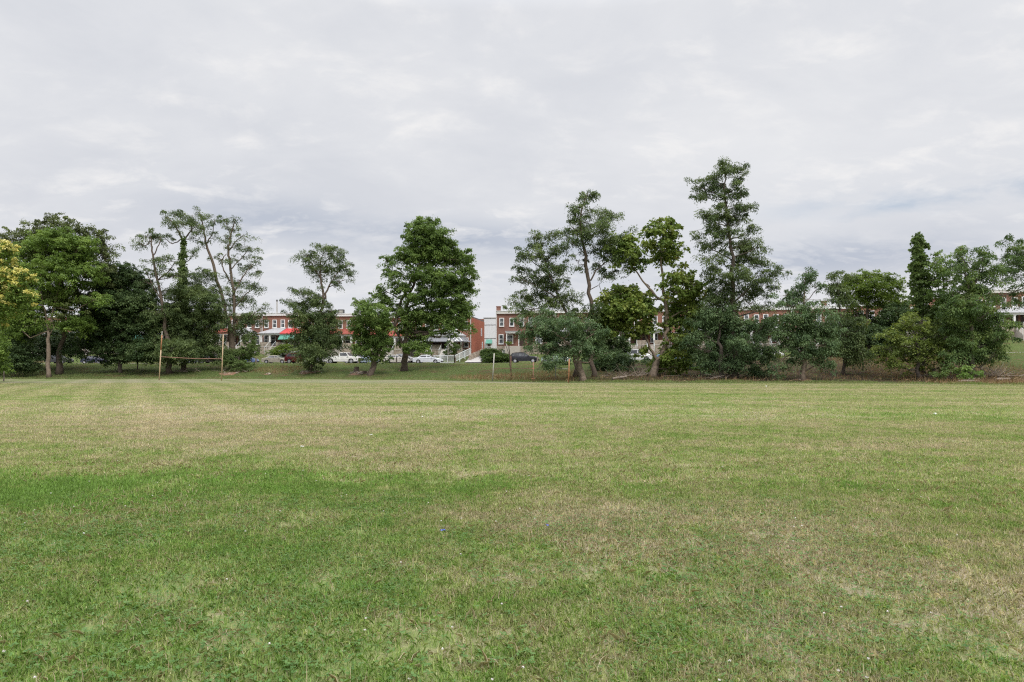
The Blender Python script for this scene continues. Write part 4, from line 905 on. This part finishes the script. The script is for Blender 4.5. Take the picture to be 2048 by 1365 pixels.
tree('catalpa_tree', 'broad leaved yellowish catalpa with autumn tinted leaves and forked pale trunk', 'tree', 'l_catalpa', (1306, 753), [[(1306,754,20),(1318,720,15),(1331,690,13),(1333,650,12),(1331,602,12),(1325,570,9),(1322,530,6),(1320,480,3)],[(1330,606,9),(1308,588,7),(1285,562,5),(1264,532,4),(1252,500,2)],[(1329,600,6),(1345,562,4),(1367,540,2)],[(1314,722,10),(1298,690,8),(1288,668,5),(1270,655,3)],[(1285,562,4),(1300,575,3)]],
     [(1320,440,14,7,.8),(1345,446,16,8,.8),(1300,462,18,8,.75),(1330,462,28,9,.8),(1352,470,14,9,.8),(1310,486,26,9,.85),(1345,492,22,9,.85),(1330,508,30,10,.85),(1240,478,20,9,.8),(1262,484,22,10,.8),(1230,495,18,7,.7),(1258,506,28,11,.85),(1272,526,20,9,.7),(1236,520,14,7,.5),(1352,530,18,8,.5),(1340,555,26,10,.6),(1368,556,26,11,.8),(1392,572,22,10,.8),(1350,582,34,12,.7),(1388,596,24,10,.8),(1355,612,34,14,.8),(1385,620,22,12,.8),(1240,580,26,12,.85),(1270,592,34,14,.9),(1222,604,28,13,.9),(1255,618,40,15,.95),(1290,622,26,14,.9),(1205,632,26,11,.85),(1240,645,42,14,.95),(1285,650,28,12,.8),(1215,658,22,8,.7),(1262,664,20,7,.5),(1350,645,26,14,.8),(1355,680,24,16,.8),(1345,712,26,14,.9),(1322,728,22,12,.8),(1365,730,18,10,.7),(1290,700,14,8,.5)], 'catalpa', 'bark_pale', G2, dens=1.15, seed=15)
tree('tallest_tree', 'tallest tree of all, narrow dark crown on one straight trunk', 'tree', 'l_locust', (1468, 756), [[(1470,755,15),(1468,680,15),(1467,620,14),(1465,560,13),(1462,500,10),(1454,440,8),(1449,390,6),(1450,345,3)],[(1466,605,6),(1500,575,4),(1545,548,2)],[(1460,480,5),(1490,470,3)],[(1451,400,4),(1415,380,3),(1392,372,2)],[(1463,520,5),(1425,500,3)],[(1452,420,4),(1480,412,3),(1500,415,1.5)],[(1462,500,4),(1500,480,3)]],
     [(1448,326,16,7,.85),(1470,334,20,8,.8),(1488,342,12,7,.7),(1445,345,26,9,.85),(1425,355,20,9,.8),(1390,362,12,9,.75),(1404,374,22,9,.8),(1390,386,12,8,.7),(1440,370,26,9,.8),(1470,368,20,8,.7),(1460,390,30,9,.8),(1482,385,10,5,.5),(1450,412,34,10,.8),(1490,410,16,7,.7),(1500,418,14,6,.65),(1415,432,22,10,.8),(1445,436,30,10,.8),(1480,438,24,9,.7),(1412,458,24,9,.75),(1450,462,34,10,.8),(1500,455,16,9,.75),(1430,485,32,11,.8),(1500,476,24,10,.8),(1480,495,32,11,.8),(1515,495,16,8,.7),(1430,510,26,10,.75),(1500,518,32,11,.85),(1430,535,26,10,.7),(1480,540,34,12,.8),(1528,525,16,7,.7),(1440,558,32,12,.8),(1505,555,34,11,.8),(1545,545,16,5,.65),(1558,540,9,3,.5),(1540,560,16,6,.5),(1440,585,34,13,.85),(1495,580,36,12,.8),(1535,580,20,7,.55),(1450,605,34,10,.8),(1505,605,30,9,.5),(1420,600,18,10,.7),(1530,612,20,8,.5),(1548,632,18,8,.5)], 'locust', 'bark', G2, seed=16, dens=1.12)
tree('bluish_tree', 'dense blue green drooping tree in front of the tallest trunk', 'tree', 'l_blue', (1437, 757), [[(1440,757,12),(1442,710,10),(1440,660,6)],[(1442,720,6),(1480,690,4),(1505,660,2)],[(1440,690,5),(1410,670,3)]],
     [(1432,622,30,10,.95),(1465,630,36,12,1),(1410,645,26,10,.95),(1445,650,40,14,1),(1490,650,30,12,.9),(1400,672,26,11,.95),(1440,678,42,14,1),(1485,682,34,13,1),(1515,668,18,9,.6),(1410,702,26,11,.9),(1455,706,38,13,1),(1500,705,22,9,.8),(1425,730,30,12,.95),(1470,728,26,10,.9),(1505,738,34,9,1),(1490,722,24,8,.8),(1530,728,18,8,.8),(1375,690,16,12,.7),(1530,645,24,12,.8),(1545,700,24,12,.85),(1520,690,20,12,.8)], 'locust', 'bark', G2, seed=17)
tree('understory_sapling', 'small bright green sapling under the bluish drooping tree', 'sapling', 'weed', (1402, 752), [[(1402,752,2),(1402,735,1.5)]], [(1395,737,12,5,.9),(1414,731,12,6,.9),(1425,738,10,5,.8)], 'bush', seed=18)
tree('drooping_locust', 'drooping bough tree with a short thick straight brown trunk', 'tree', 'l_blue', (1607, 761), [[(1607,762,13),(1607,720,12),(1607,660,9),(1608,600,5),(1611,555,3)],[(1607,700,6),(1570,715,4),(1555,730,2)],[(1607,690,6),(1645,680,3)],[(1608,620,4),(1580,590,2)],[(1608,610,3),(1632,580,2)]],
     [(1612,545,10,6,.6),(1618,558,16,7,.55),(1605,570,14,7,.55),(1588,578,18,7,.5),(1630,572,12,6,.45),(1568,590,18,8,.55),(1600,598,30,12,.75),(1572,610,22,10,.6),(1615,622,34,14,.9),(1580,640,30,13,.8),(1560,662,26,11,.7),(1600,655,40,15,.95),(1645,645,28,12,.8),(1640,668,34,13,.9),(1600,685,40,13,.95),(1650,690,28,10,.85),(1565,695,24,9,.6),(1610,706,36,10,.9),(1578,720,20,6,.95),(1558,730,18,5,.9),(1636,718,20,6,.9),(1656,730,18,5,.85),(1665,660,20,12,.6)], 'locust', 'bark_pale', G2, dens=1.15, seed=19)
tree('yellow_green_tree', 'wide rounded yellow green tree between the drooping tree and the ivy tower', 'tree', 'l_yellowg', (1735, 748), [[(1735,748,12),(1738,700,11),(1735,640,7),(1730,590,4)],[(1738,680,6),(1780,620,4),(1790,580,2)],[(1737,660,5),(1700,610,3),(1690,580,2)]],
     [(1710,556,24,9,.9),(1740,554,26,9,.95),(1770,556,22,8,.9),(1700,575,30,12,.95),(1745,575,40,13,1),(1788,570,20,12,.9),(1720,595,40,12,.9),(1775,595,34,14,.95),(1740,612,44,12,.6),(1795,615,22,14,.9),(1700,615,30,8,.4),(1790,645,28,16,.8),(1760,665,26,12,.6),(1750,690,34,14,.8),(1790,690,24,16,.8)], 'fine', 'bark', G2, dens=1.15, seed=20, D=92)
tree('slim_locust', 'small dark topped locust left of the yellow green crown', 'tree', 'l_locust', (1688, 750), [[(1688,750,9),(1685,690,8),(1680,620,6),(1675,570,3)],[(1682,640,4),(1700,600,2)],[(1681,620,3),(1660,590,2)]],
     [(1672,547,14,7,.7),(1690,550,14,7,.6),(1668,562,18,8,.7),(1685,575,20,9,.7),(1660,580,16,8,.6),(1675,598,26,11,.8),(1660,620,22,10,.6),(1700,640,34,11,.6),(1675,650,28,12,.8),(1710,665,34,12,.8),(1690,690,34,12,.9),(1700,715,34,10,.8),(1725,705,24,10,.8)], 'locust', 'bark', G2, dens=1.15, seed=21)
tree('copper_shrub', 'tuft of reddish seed heads in the leaf gap before the brick houses', 'shrub', 'l_catalpa', (1726, 742), [[(1726,742,2.5),(1726,690,2),(1727,650,1.2)]], [(1726,645,12,7,.7),(1732,655,10,6,.7)], 'bush', seed=22)
tree('ivy_tower_tree', 'dead trunk smothered in ivy as a narrow green tower', 'tree', 'l_ivy', (1842, 748), [[(1843,748,14),(1842,640,13),(1840,560,11),(1838,480,7)]],
     [(1835,474,7,8,1.2,0),(1836,486,11,9,1.3,0),(1836,500,13,10,1.3,0),(1838,516,15,11,1.3,0),(1853,492,6,5,.6,0),(1838,532,16,11,1.3,0),(1839,550,18,11,1.3,0),(1840,568,20,11,1.2,0),(1841,586,21,12,1.1,0),(1842,604,22,12,1.1,0),(1824,540,7,10,.7,0),(1858,560,8,12,.7,0),(1845,625,26,12,.9,0)], 'ivy', 'bark', G2, seed=23, twigs=False, crownname='ivy')
tree('mid_locust', 'light green airy tree top just right of the ivy tower', 'tree', 'l_maple', (1893, 748), [[(1893,748,8),(1892,690,8),(1890,600,5),(1884,540,3)],[(1891,620,4),(1872,560,2)]],
     [(1875,508,12,7,.6),(1868,522,16,9,.65),(1888,520,14,9,.65),(1880,540,22,11,.7),(1900,535,18,10,.8),(1870,562,18,10,.7),(1895,562,24,12,.85),(1875,590,22,12,.8),(1900,600,26,14,.9),(1880,630,26,14,.9)], 'fine', 'bark', G2, dens=1.15, seed=24)
tree('olive_bush_tree', 'broad olive green bushy tree low in front of the ivy tower', 'tree', 'l_olive', (1838, 758), [[(1838,758,9),(1836,720,8),(1830,680,5),(1825,650,3)],[(1836,710,5),(1870,680,3)],[(1835,700,5),(1790,690,3)]],
     [(1822,632,18,9,.8),(1842,640,18,9,.8),(1805,650,22,10,.85),(1835,660,32,12,.95),(1868,652,20,10,.8),(1880,668,20,10,.8),(1785,672,24,11,.9),(1820,685,38,13,1),(1865,688,30,12,.95),(1772,700,24,11,.95),(1805,710,36,13,1),(1850,712,32,12,.95),(1770,722,22,8,.9),(1800,732,26,8,.9),(1838,732,22,8,.7),(1885,712,20,12,.8),(1880,735,22,9,.8),(1895,690,14,12,.7)], 'fine', 'bark', G2, seed=25)
tree('big_right_tree', 'large dark green layered tree left of the raised lawn at the right', 'tree', 'l_mix', (1942, 758), [[(1942,758,12),(1942,700,11),(1940,620,8),(1935,560,5),(1925,515,2)],[(1940,650,6),(1985,620,3),(2010,600,2)],[(1941,640,5),(1905,590,3)],[(1938,590,4),(1965,540,3),(1965,515,2)],[(1942,700,5),(1985,690,3)]],
     [(1922,496,10,6,.7),(1930,508,18,8,.7),(1958,504,14,7,.75),(1965,518,22,9,.8),(1935,525,26,10,.8),(1910,540,18,9,.7),(1960,542,34,11,.85),(1990,535,16,9,.6),(1935,560,30,12,.85),(1985,562,24,10,.6),(1920,582,30,11,.85),(1960,585,36,12,.9),(1915,605,30,11,.9),(1955,608,36,12,.95),(1990,600,20,9,.6),(1925,630,36,12,.95),(1970,632,38,12,.95),(2005,640,20,8,.8),(1905,655,26,12,.95),(1950,658,38,13,1),(1995,660,28,10,.85),(2015,672,14,6,.6),(1925,685,36,12,.95),(1970,690,36,11,.95),(1990,708,16,8,.8),(1915,710,30,11,.95),(1955,715,32,9,.95),(2022,650,10,5,.5)], 'locust', 'bark', G2, dens=1.15, seed=26)
tree('edge_locust', 'rust tinged tree leaning in from the right edge of the view', 'tree', 'l_mix', (2110, 750), [[(2110,750,16),(2108,680,15),(2095,600,10),(2060,550,6),(2030,520,3)],[(2090,590,6),(2050,575,4),(2010,592,2)],[(2095,600,5),(2100,540,3)]],
     [(2030,486,18,8,.8),(2045,482,16,8,.8),(2010,500,20,8,.75),(2040,505,26,10,.8),(1996,518,18,7,.7),(2025,525,26,9,.8),(2055,525,24,12,.8),(2005,538,16,6,.5),(2040,548,22,7,.55),(2045,572,26,7,.75),(2018,580,20,6,.65),(2000,592,14,5,.5),(2030,598,18,5,.5),(2080,500,34,26,.9),(2100,560,34,26,.9),(2080,630,20,20,.7)], 'locust', 'bark', G2, seed=27, D=72)
# understory
B = 'bushes and undergrowth beneath the bank trees'
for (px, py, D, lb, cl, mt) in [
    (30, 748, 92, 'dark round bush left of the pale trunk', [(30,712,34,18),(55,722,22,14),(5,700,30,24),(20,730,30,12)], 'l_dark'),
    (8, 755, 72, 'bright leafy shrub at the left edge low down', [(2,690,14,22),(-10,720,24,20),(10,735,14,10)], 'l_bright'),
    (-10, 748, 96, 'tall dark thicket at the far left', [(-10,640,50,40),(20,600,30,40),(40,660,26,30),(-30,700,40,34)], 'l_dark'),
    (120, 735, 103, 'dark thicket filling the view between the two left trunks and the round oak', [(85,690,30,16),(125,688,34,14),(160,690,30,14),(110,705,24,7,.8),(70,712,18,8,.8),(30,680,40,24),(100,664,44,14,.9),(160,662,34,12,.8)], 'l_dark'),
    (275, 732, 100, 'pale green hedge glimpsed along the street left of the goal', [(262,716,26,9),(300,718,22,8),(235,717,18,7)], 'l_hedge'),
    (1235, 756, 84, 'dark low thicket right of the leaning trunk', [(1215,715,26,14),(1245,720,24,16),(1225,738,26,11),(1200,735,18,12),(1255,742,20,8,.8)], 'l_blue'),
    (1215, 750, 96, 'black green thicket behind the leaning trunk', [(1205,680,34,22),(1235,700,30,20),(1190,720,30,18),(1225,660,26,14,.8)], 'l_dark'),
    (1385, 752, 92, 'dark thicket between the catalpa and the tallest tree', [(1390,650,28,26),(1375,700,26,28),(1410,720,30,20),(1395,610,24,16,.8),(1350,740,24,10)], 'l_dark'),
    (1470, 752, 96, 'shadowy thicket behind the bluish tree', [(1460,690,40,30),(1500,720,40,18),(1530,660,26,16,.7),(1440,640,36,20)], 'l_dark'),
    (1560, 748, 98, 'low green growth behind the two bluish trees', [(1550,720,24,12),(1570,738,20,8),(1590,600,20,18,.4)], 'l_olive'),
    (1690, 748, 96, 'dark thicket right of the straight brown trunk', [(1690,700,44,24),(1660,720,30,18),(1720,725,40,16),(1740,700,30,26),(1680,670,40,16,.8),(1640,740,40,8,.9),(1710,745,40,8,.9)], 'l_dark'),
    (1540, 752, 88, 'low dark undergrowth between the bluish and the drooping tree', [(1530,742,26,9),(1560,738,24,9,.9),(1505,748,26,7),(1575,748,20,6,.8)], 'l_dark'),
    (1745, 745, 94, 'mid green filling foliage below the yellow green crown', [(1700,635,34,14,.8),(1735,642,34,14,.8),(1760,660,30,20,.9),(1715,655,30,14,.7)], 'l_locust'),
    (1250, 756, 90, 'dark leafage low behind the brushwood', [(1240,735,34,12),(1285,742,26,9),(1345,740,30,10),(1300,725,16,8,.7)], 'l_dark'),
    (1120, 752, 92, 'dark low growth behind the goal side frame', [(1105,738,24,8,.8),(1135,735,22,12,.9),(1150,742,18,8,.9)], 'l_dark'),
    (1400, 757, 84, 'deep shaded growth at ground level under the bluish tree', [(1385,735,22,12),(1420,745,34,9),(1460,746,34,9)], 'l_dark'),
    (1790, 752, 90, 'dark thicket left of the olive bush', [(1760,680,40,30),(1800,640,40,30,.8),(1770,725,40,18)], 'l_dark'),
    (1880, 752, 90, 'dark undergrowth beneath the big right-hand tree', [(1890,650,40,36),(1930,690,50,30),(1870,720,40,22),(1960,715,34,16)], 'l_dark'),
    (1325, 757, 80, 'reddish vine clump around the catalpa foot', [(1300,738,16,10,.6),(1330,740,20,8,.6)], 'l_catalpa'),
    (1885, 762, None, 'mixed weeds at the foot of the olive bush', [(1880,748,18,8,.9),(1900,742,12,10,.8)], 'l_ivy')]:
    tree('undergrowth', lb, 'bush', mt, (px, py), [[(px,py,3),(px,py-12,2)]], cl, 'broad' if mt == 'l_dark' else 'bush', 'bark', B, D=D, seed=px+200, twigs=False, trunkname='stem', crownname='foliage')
tree('bright_shrub', 'small bright green shrub by the fallen logs at the right', 'shrub', 'weed', (1935, 763), [[(1935,763,2),(1935,748,1.5)]], [(1930,738,14,7),(1942,745,18,8),(1928,752,14,7),(1920,742,8,6)], 'bush', seed=40)
# front-yard shrubs (their feet stand on the yard slope)
def yard(px, t): return row_at(px, t)[1]
for (px, t, nm, lb, cl, mt, stl) in [
    (568, 117.5, 'yard_shrub', 'big rounded shrub under the green awning', [(560,699,16,7),(576,697,16,8),(568,706,24,8),(548,706,12,6),(590,703,12,7)], 'l_yellowg', 'bush'),
    (848, 117.5, 'yard_shrub', 'small bright shrub left of the porch steps', [(848,697,12,7),(838,706,10,6),(856,704,9,6)], 'l_bright', 'bush'),
    (903, 116.5, 'flowering_shrub', 'shrub dotted with white blossom in front of the grey awning porch', [(898,690,9,8,.8),(908,698,12,9,.9),(900,707,14,9,.9)], 'l_hedge', 'bush'),
    (978, 117.0, 'clipped_hedge', 'upper rounded dark hedge beside the driveway', [(978,703,16,6,1.6),(990,702,14,5,1.6),(968,708,8,5,1.4)], 'l_hedge', 'bush'),
    (995, 113.9, 'clipped_hedge', 'long low clipped hedge along the pavement left of the black car', [(985,714,18,8,1.7),(1005,715,18,8,1.7),(972,718,9,7,1.6),(1016,717,8,7,1.5),(990,722,26,5,1.6)], 'l_hedge', 'bush'),
    (505, 118.5, 'yard_shrub', 'yellowish plants beside the steps of the pale porch', [(520,718,8,7,.8),(535,705,6,5,.6)], 'l_yellowg', 'bush'),
    (150, 118, 'yard_shrub', 'yellowing shrub glimpsed behind the second left trunk', [(176,712,9,7,.8),(168,718,8,5,.8)], 'l_yellowg', 'bush'),
    (1560, 118, 'yard_shrub', 'sunlit pale shrub in the low gap between bluish trees', [(1552,712,14,6,.9),(1568,708,10,6,.9)], 'l_yellowg', 'bush')]:
    fl = ('l_white', .22) if nm == 'flowering_shrub' else None
    tree(nm, lb, 'shrub', mt, (px, 720), [[(px,722,2),(px,710,1.5)]], cl, stl, 'bark', 'shrubs in the front yards', D=yard(px, t), seed=px, twigs=False, flowers=fl, trunkname='stem', crownname='foliage')
tree('bare_sapling', 'thin forked sapling with few reddish leaves behind the goal', 'sapling', 'l_catalpa', (1021, 742), [[(1021,742,2.5),(1020,715,2.5),(1018,690,1.5)],[(1021,715,2),(1013,695,1.5),(1010,684,1)]], [(1018,684,6,4,.3)], 'bush', 'bark_brown', seed=77)

# ---------------------------------------------------------------- dead wood, brush, stumps
def brush(px, py, wpx, hpx, n, label, seed, D=None, mat='deadwood', nm='brush_pile', hang=False):
    rg_ = np.random.default_rng(seed); p = hit(px, py) if D is None else at(px, py, D); k = p.y/F
    t_ = thing(nm, label, 'dead branches', p); mb = MB()
    for i in range(n):
        c = Vector((rg_.normal(0, .4)*wpx*k, rg_.normal(0, .8), 0)); L = rg_.uniform(.25, .7)*wpx*k
        az = rg_.uniform(-.5, .5) + (0 if rg_.random() < .5 else math.pi); el = rg_.uniform(-.1, .75) if not hang else rg_.uniform(-1.4, -.6)
        d = Vector((math.cos(az)*math.cos(el), math.sin(az)*.5, math.sin(el))); pts = [c]
        for j in range(4):
            d = (d + Vector(rg_.normal(0, .28, 3))).normalized(); q = pts[-1]+d*L/4
            if not hang: q.z = min(max(q.z, .03), hpx*k)
            pts.append(q)
        r0 = rg_.uniform(.015, .045); mb.tube(pts, [r0, r0*.85, r0*.7, r0*.5, r0*.3], 5)
    mb.build('branches', M[mat], t_); return t_
brush(1985, 752, 60, 30, 90, 'big tangled pile of bare grey branches at the right, above the logs', 1)
brush(1895, 757, 26, 26, 24, 'arching bare branches left of the small bright shrub', 2)
brush(1270, 752, 60, 26, 60, 'brown brushwood heap between the leaning trunk and the catalpa', 3)
brush(1425, 757, 50, 8, 30, 'fallen twigs on the ground under the bluish tree', 4)
brush(1213, 668, 26, 30, 34, 'dead bare twigs hanging in the gap left of the catalpa', 5, D=82, nm='dead_boughs', hang=True)
brush(1482, 590, 16, 30, 26, 'pale dead twigs hanging from the tallest tree', 6, D=78, nm='dead_boughs', hang=True)
brush(478, 744, 30, 7, 20, 'pale twigs on the ground around the bush at the locust foot', 8)
brush(375, 744, 46, 7, 26, 'twigs and roots on the ground right of the left goalpost', 9)
def log(pa, pb, r, label):
    d = pb-pa; t_ = thing('fallen_log', label, 'log', pa); MB().tube([Vector(), d*.3+Vector((0,0,.04)), d*.7, d], [r, r*.95, r*.9, r*.75], 9).build('wood', M['deadwood'], t_, smooth=False)
    MB().tube([d*.45, d*.5+Vector((.05, -.2, .3))], [r*.35, r*.2], 6).build('branch_stub', M['deadwood'], t_)
for a_, b_, r_, lb in (((1916,766),(1966,765.5),.13,'nearest long grey log lying at the grass edge'), ((1915,762),(1968,761),.15,'second grey log lying behind the nearest one'), ((1992,762),(2018,760),.14,'short grey log at the right of the log pair')):
    pa, pb = hit(*a_), hit(*b_); pb = Vector((pb.x, pa.y+.4, float(height(pb.x, pa.y+.4)))); pa.z += .1; pb.z += .1; log(pa, pb, r_, lb)
pa = hit(1225, 760); pb = pa + Vector((1.6, .5, .35)); pa.z += .1; log(pa, pb, .13, 'orange cut branch end lying in front of the brushwood')
def rubble(px, py, wpx, label, seed, n=26):
    rg_ = np.random.default_rng(seed); p = hit(px, py); k = p.y/F; t_ = thing('rubble_patch', label, 'rubble', p)
    mb = MB(); N = 22; vs = [(0, 0, .1)]
    for ring in (.5, 1.0):
        for i in range(N):
            a_ = 2*math.pi*i/N; r = ring*wpx*k*.5*(1+.2*math.sin(3*a_+seed)+.1*math.sin(7*a_))
            X_, Y_ = r*math.cos(a_), r*1.3*math.sin(a_); vs.append((X_, Y_, float(height(p.x+X_, p.y+Y_))-p.z+(.09 if ring < 1 else -.03)))
    mb.add(vs, [(0, 1+i, 1+(i+1) % N) for i in range(N)] + [(1+i, 1+N+i, 1+N+(i+1) % N, 1+(i+1) % N) for i in range(N)]); mb.build('soil', M['soil'], t_, smooth=True)
    mb = MB()
    for i in range(n):
        X_, Y_ = rg_.normal(0, .2, 2)*wpx*k; Y_ *= .8; z = float(height(p.x+X_, p.y+Y_))-p.z+.1; s = rg_.uniform(.07, .2)
        v = unit(rg_.normal(0, 1, (8, 3)))*s*np.array([1.3, 1, .7])
        c = np.array([(-1,-1,-1),(1,-1,-1),(1,1,-1),(-1,1,-1),(-1,-1,1),(1,-1,1),(1,1,1),(-1,1,1)])*s*.6*np.array([1.3, 1, .7]) + v*.35
        mb.add(c+np.array([X_, Y_, z]), [(3,2,1,0),(4,5,6,7),(0,1,5,4),(1,2,6,5),(2,3,7,6),(3,0,4,7)])
    mb.build('stones', M['stone'], t_)
rubble(617, 745, 44, 'bare reddish soil and stones at the foot of the thin-topped tree', 1, 36)
rubble(722, 747, 50, 'stump rubble and bare soil beside the short leaning trunk', 2, 44)
rubble(536, 749, 14, 'small heap of pale stones on the bank below the beige sedan', 3, 14)
rubble(808, 741, 22, 'ring of bare soil at the foot of the tall maple', 4, 6)
rubble(458, 748, 40, 'bare soil at the foot of the twin trunked locust', 5, 10)
rubble(1607, 760, 40, 'bare brown soil around the straight brown trunk', 6, 4)
def stump(px, py, r, h, lb):
    p = hit(px, py); t_ = thing('tree_stump', lb, 'stump', p); MB().tube([(0,0,-.2),(0,0,h*.4),(0.03,0,h)], [r*1.4, r, r*.9], 10).build('bark', M['bark_brown'], t_); MB().tube([(0.03,0,h+.002),(.03,0,h+.02)], [r*.82, r*.8], 10).build('cut_top', M['deadwood'], t_)
stump(713, 744, .34, .7, 'taller dark stump left of the short leaning trunk'); stump(729, 748, .3, .4, 'low wide stump touching the leaning trunk'); stump(388, 725, .35, .8, 'reddish stump on the bank behind the crossbar')

# ---------------------------------------------------------------- sky, sun, camera
w = bpy.data.worlds.new('World'); bpy.context.scene.world = w; w.use_nodes = True
g = NT(w.node_tree); w.node_tree.nodes.clear()
SUN_EL, SUN_AZ = R(48), R(150)                                   # high, behind the viewer's right shoulder, through cloud
sky = g.n('ShaderNodeTexSky', sky_type='NISHITA', sun_disc=False, sun_elevation=SUN_EL, sun_rotation=SUN_AZ)
vec = g.n('ShaderNodeTexCoord').outputs['Generated']
sp = g.n('ShaderNodeSeparateXYZ', {0: vec}); z = sp.outputs[2]
den = g.math('ADD', g.math('MAXIMUM', z, 0.0), .26)
cv = g.n('ShaderNodeCombineXYZ', {0: g.math('DIVIDE', sp.outputs[0], den), 1: g.math('DIVIDE', sp.outputs[1], den), 2: 0.0}).outputs[0]
def mp(v, sc, lc=(0, 0, 0)): return g.n('ShaderNodeMapping', {'Vector': v, 'Scale': sc, 'Location': lc}).outputs[0]
n1 = g.noise(mp(cv, (.75, .95, 1), (3.1, 1.7, 0)), 1.0, 6, .55, .35)
n2 = g.noise(mp(cv, (2.2, 2.9, 1), (7.3, .4, 0)), 1.0, 8, .6, .5)
n3 = g.noise(mp(cv, (6, 8.5, 1)), 1.0, 6, .6, .3)
k = g.math('ADD', g.math('ADD', g.math('MULTIPLY', n1, .6), g.math('MULTIPLY', n2, .35)), g.math('MULTIPLY', n3, .12))
# darker blue-grey banks low over the trees, brighter veil above
low = g.ramp(z, .30, .12)
band = g.math('MULTIPLY', g.ramp(g.math('ADD', n2, g.math('MULTIPLY', g.math('SUBTRACT', n1, .5), .9)), .47, .66), g.math('MULTIPLY', low, g.ramp(z, .055, .12)))
def lobe(x0, z0, rx, rz):
    a_ = g.math('DIVIDE', g.math('SUBTRACT', sp.outputs[0], x0), rx); b_ = g.math('DIVIDE', g.math('SUBTRACT', z, z0), rz)
    return g.math('POWER', 2.718, g.math('MULTIPLY', g.math('ADD', g.math('MULTIPLY', a_, a_), g.math('MULTIPLY', b_, b_)), -1.0))
nb = g.ramp(g.math('ADD', n2, g.math('MULTIPLY', n3, .6)), .60, .80)
band = g.math('MAXIMUM', g.math('MULTIPLY', band, .5), g.math('MULTIPLY', nb, g.math('ADD', g.math('ADD', lobe(-.08, .180, .17, .028), g.math('MULTIPLY', lobe(-.33, .20, .12, .028), .8)), g.math('ADD', lobe(.42, .140, .17, .032), g.math('MULTIPLY', lobe(.14, .155, .09, .03), .7)))))
c = g.mix(g.ramp(k, .40, .68), (.675, .695, .745), (.85, .855, .872))
c = g.mix(g.math('MULTIPLY', band, .9), c, (.46, .51, .61))
wis = g.math('MULTIPLY', g.ramp(n3, .50, .72), g.ramp(n2, .42, .6))
c = g.mix(g.math('MULTIPLY', wis, .75), c, (.93, .915, .905))
warm = g.math('MULTIPLY', g.ramp(z, .16, .04), g.ramp(sp.outputs[0], .25, .65))
c = g.mix(g.math('MULTIPLY', warm, .55), c, (.86, .80, .79))
bright = g.math('ADD', 1.0, g.math('MULTIPLY', g.ramp(z, .46, .9), 2.3))   # overcast skies are brightest overhead
c = g.mix(1.0, c, g.n('ShaderNodeCombineColor', {0: bright, 1: bright, 2: bright}).outputs[0], 'MULTIPLY')
gap = g.math('MULTIPLY', g.ramp(k, .36, .30), .5)
hz = g.math('MULTIPLY', g.ramp(g.math('ABSOLUTE', g.math('SUBTRACT', g.math('ADD', z, g.math('MULTIPLY', g.math('SUBTRACT', n3, .5), .035)), .207)), .022, .003), g.math('MULTIPLY', g.ramp(sp.outputs[0], .30, .46), g.ramp(n2, .62, .42)))
bg1 = g.n('ShaderNodeBackground', {'Color': c, 'Strength': 1.0})
bg2 = g.n('ShaderNodeBackground', {'Color': sky.outputs[0], 'Strength': .12})
mx = g.n('ShaderNodeMixShader', {0: g.math('SUBTRACT', 1.0, g.math('MAXIMUM', gap, g.math('MULTIPLY', hz, .45))), 1: bg2.outputs[0], 2: bg1.outputs[0]})
out = g.n('ShaderNodeOutputWorld', {0: mx.outputs[0]})
sl = bpy.data.lights.new('sun', 'SUN'); sl.energy = 2.0; sl.angle = R(12); sl.color = (1, .95, .88)
so = bpy.data.objects.new('sun', sl); C.objects.link(so)
dirv = Vector((math.sin(SUN_AZ)*math.cos(SUN_EL), math.cos(SUN_AZ)*math.cos(SUN_EL), math.sin(SUN_EL)))
so.rotation_euler = dirv.to_track_quat('Z', 'Y').to_euler()
cam = bpy.data.cameras.new('camera'); cam.lens = 24; cam.sensor_width = 36; cam.shift_y = (HY-682.5)/2048; cam.clip_end = 5000; cam.clip_start = .1
co = bpy.data.objects.new('camera', cam); C.objects.link(co); co.location = (0, 0, CH); co.rotation_euler = (R(90), 0, 0)
sc = bpy.context.scene; sc.camera = co
sc.view_settings.view_transform = 'Standard'; sc.view_settings.look = 'None'; sc.view_settings.exposure = 0; sc.view_settings.gamma = 1
sc.cycles.pixel_filter_type = 'BLACKMAN_HARRIS'; sc.cycles.filter_width = 1.2; sc.cycles.use_denoising = False; sc.cycles.max_bounces = 6; sc.cycles.diffuse_bounces = 3; sc.cycles.transmission_bounces = 3; sc.cycles.transparent_max_bounces = 4
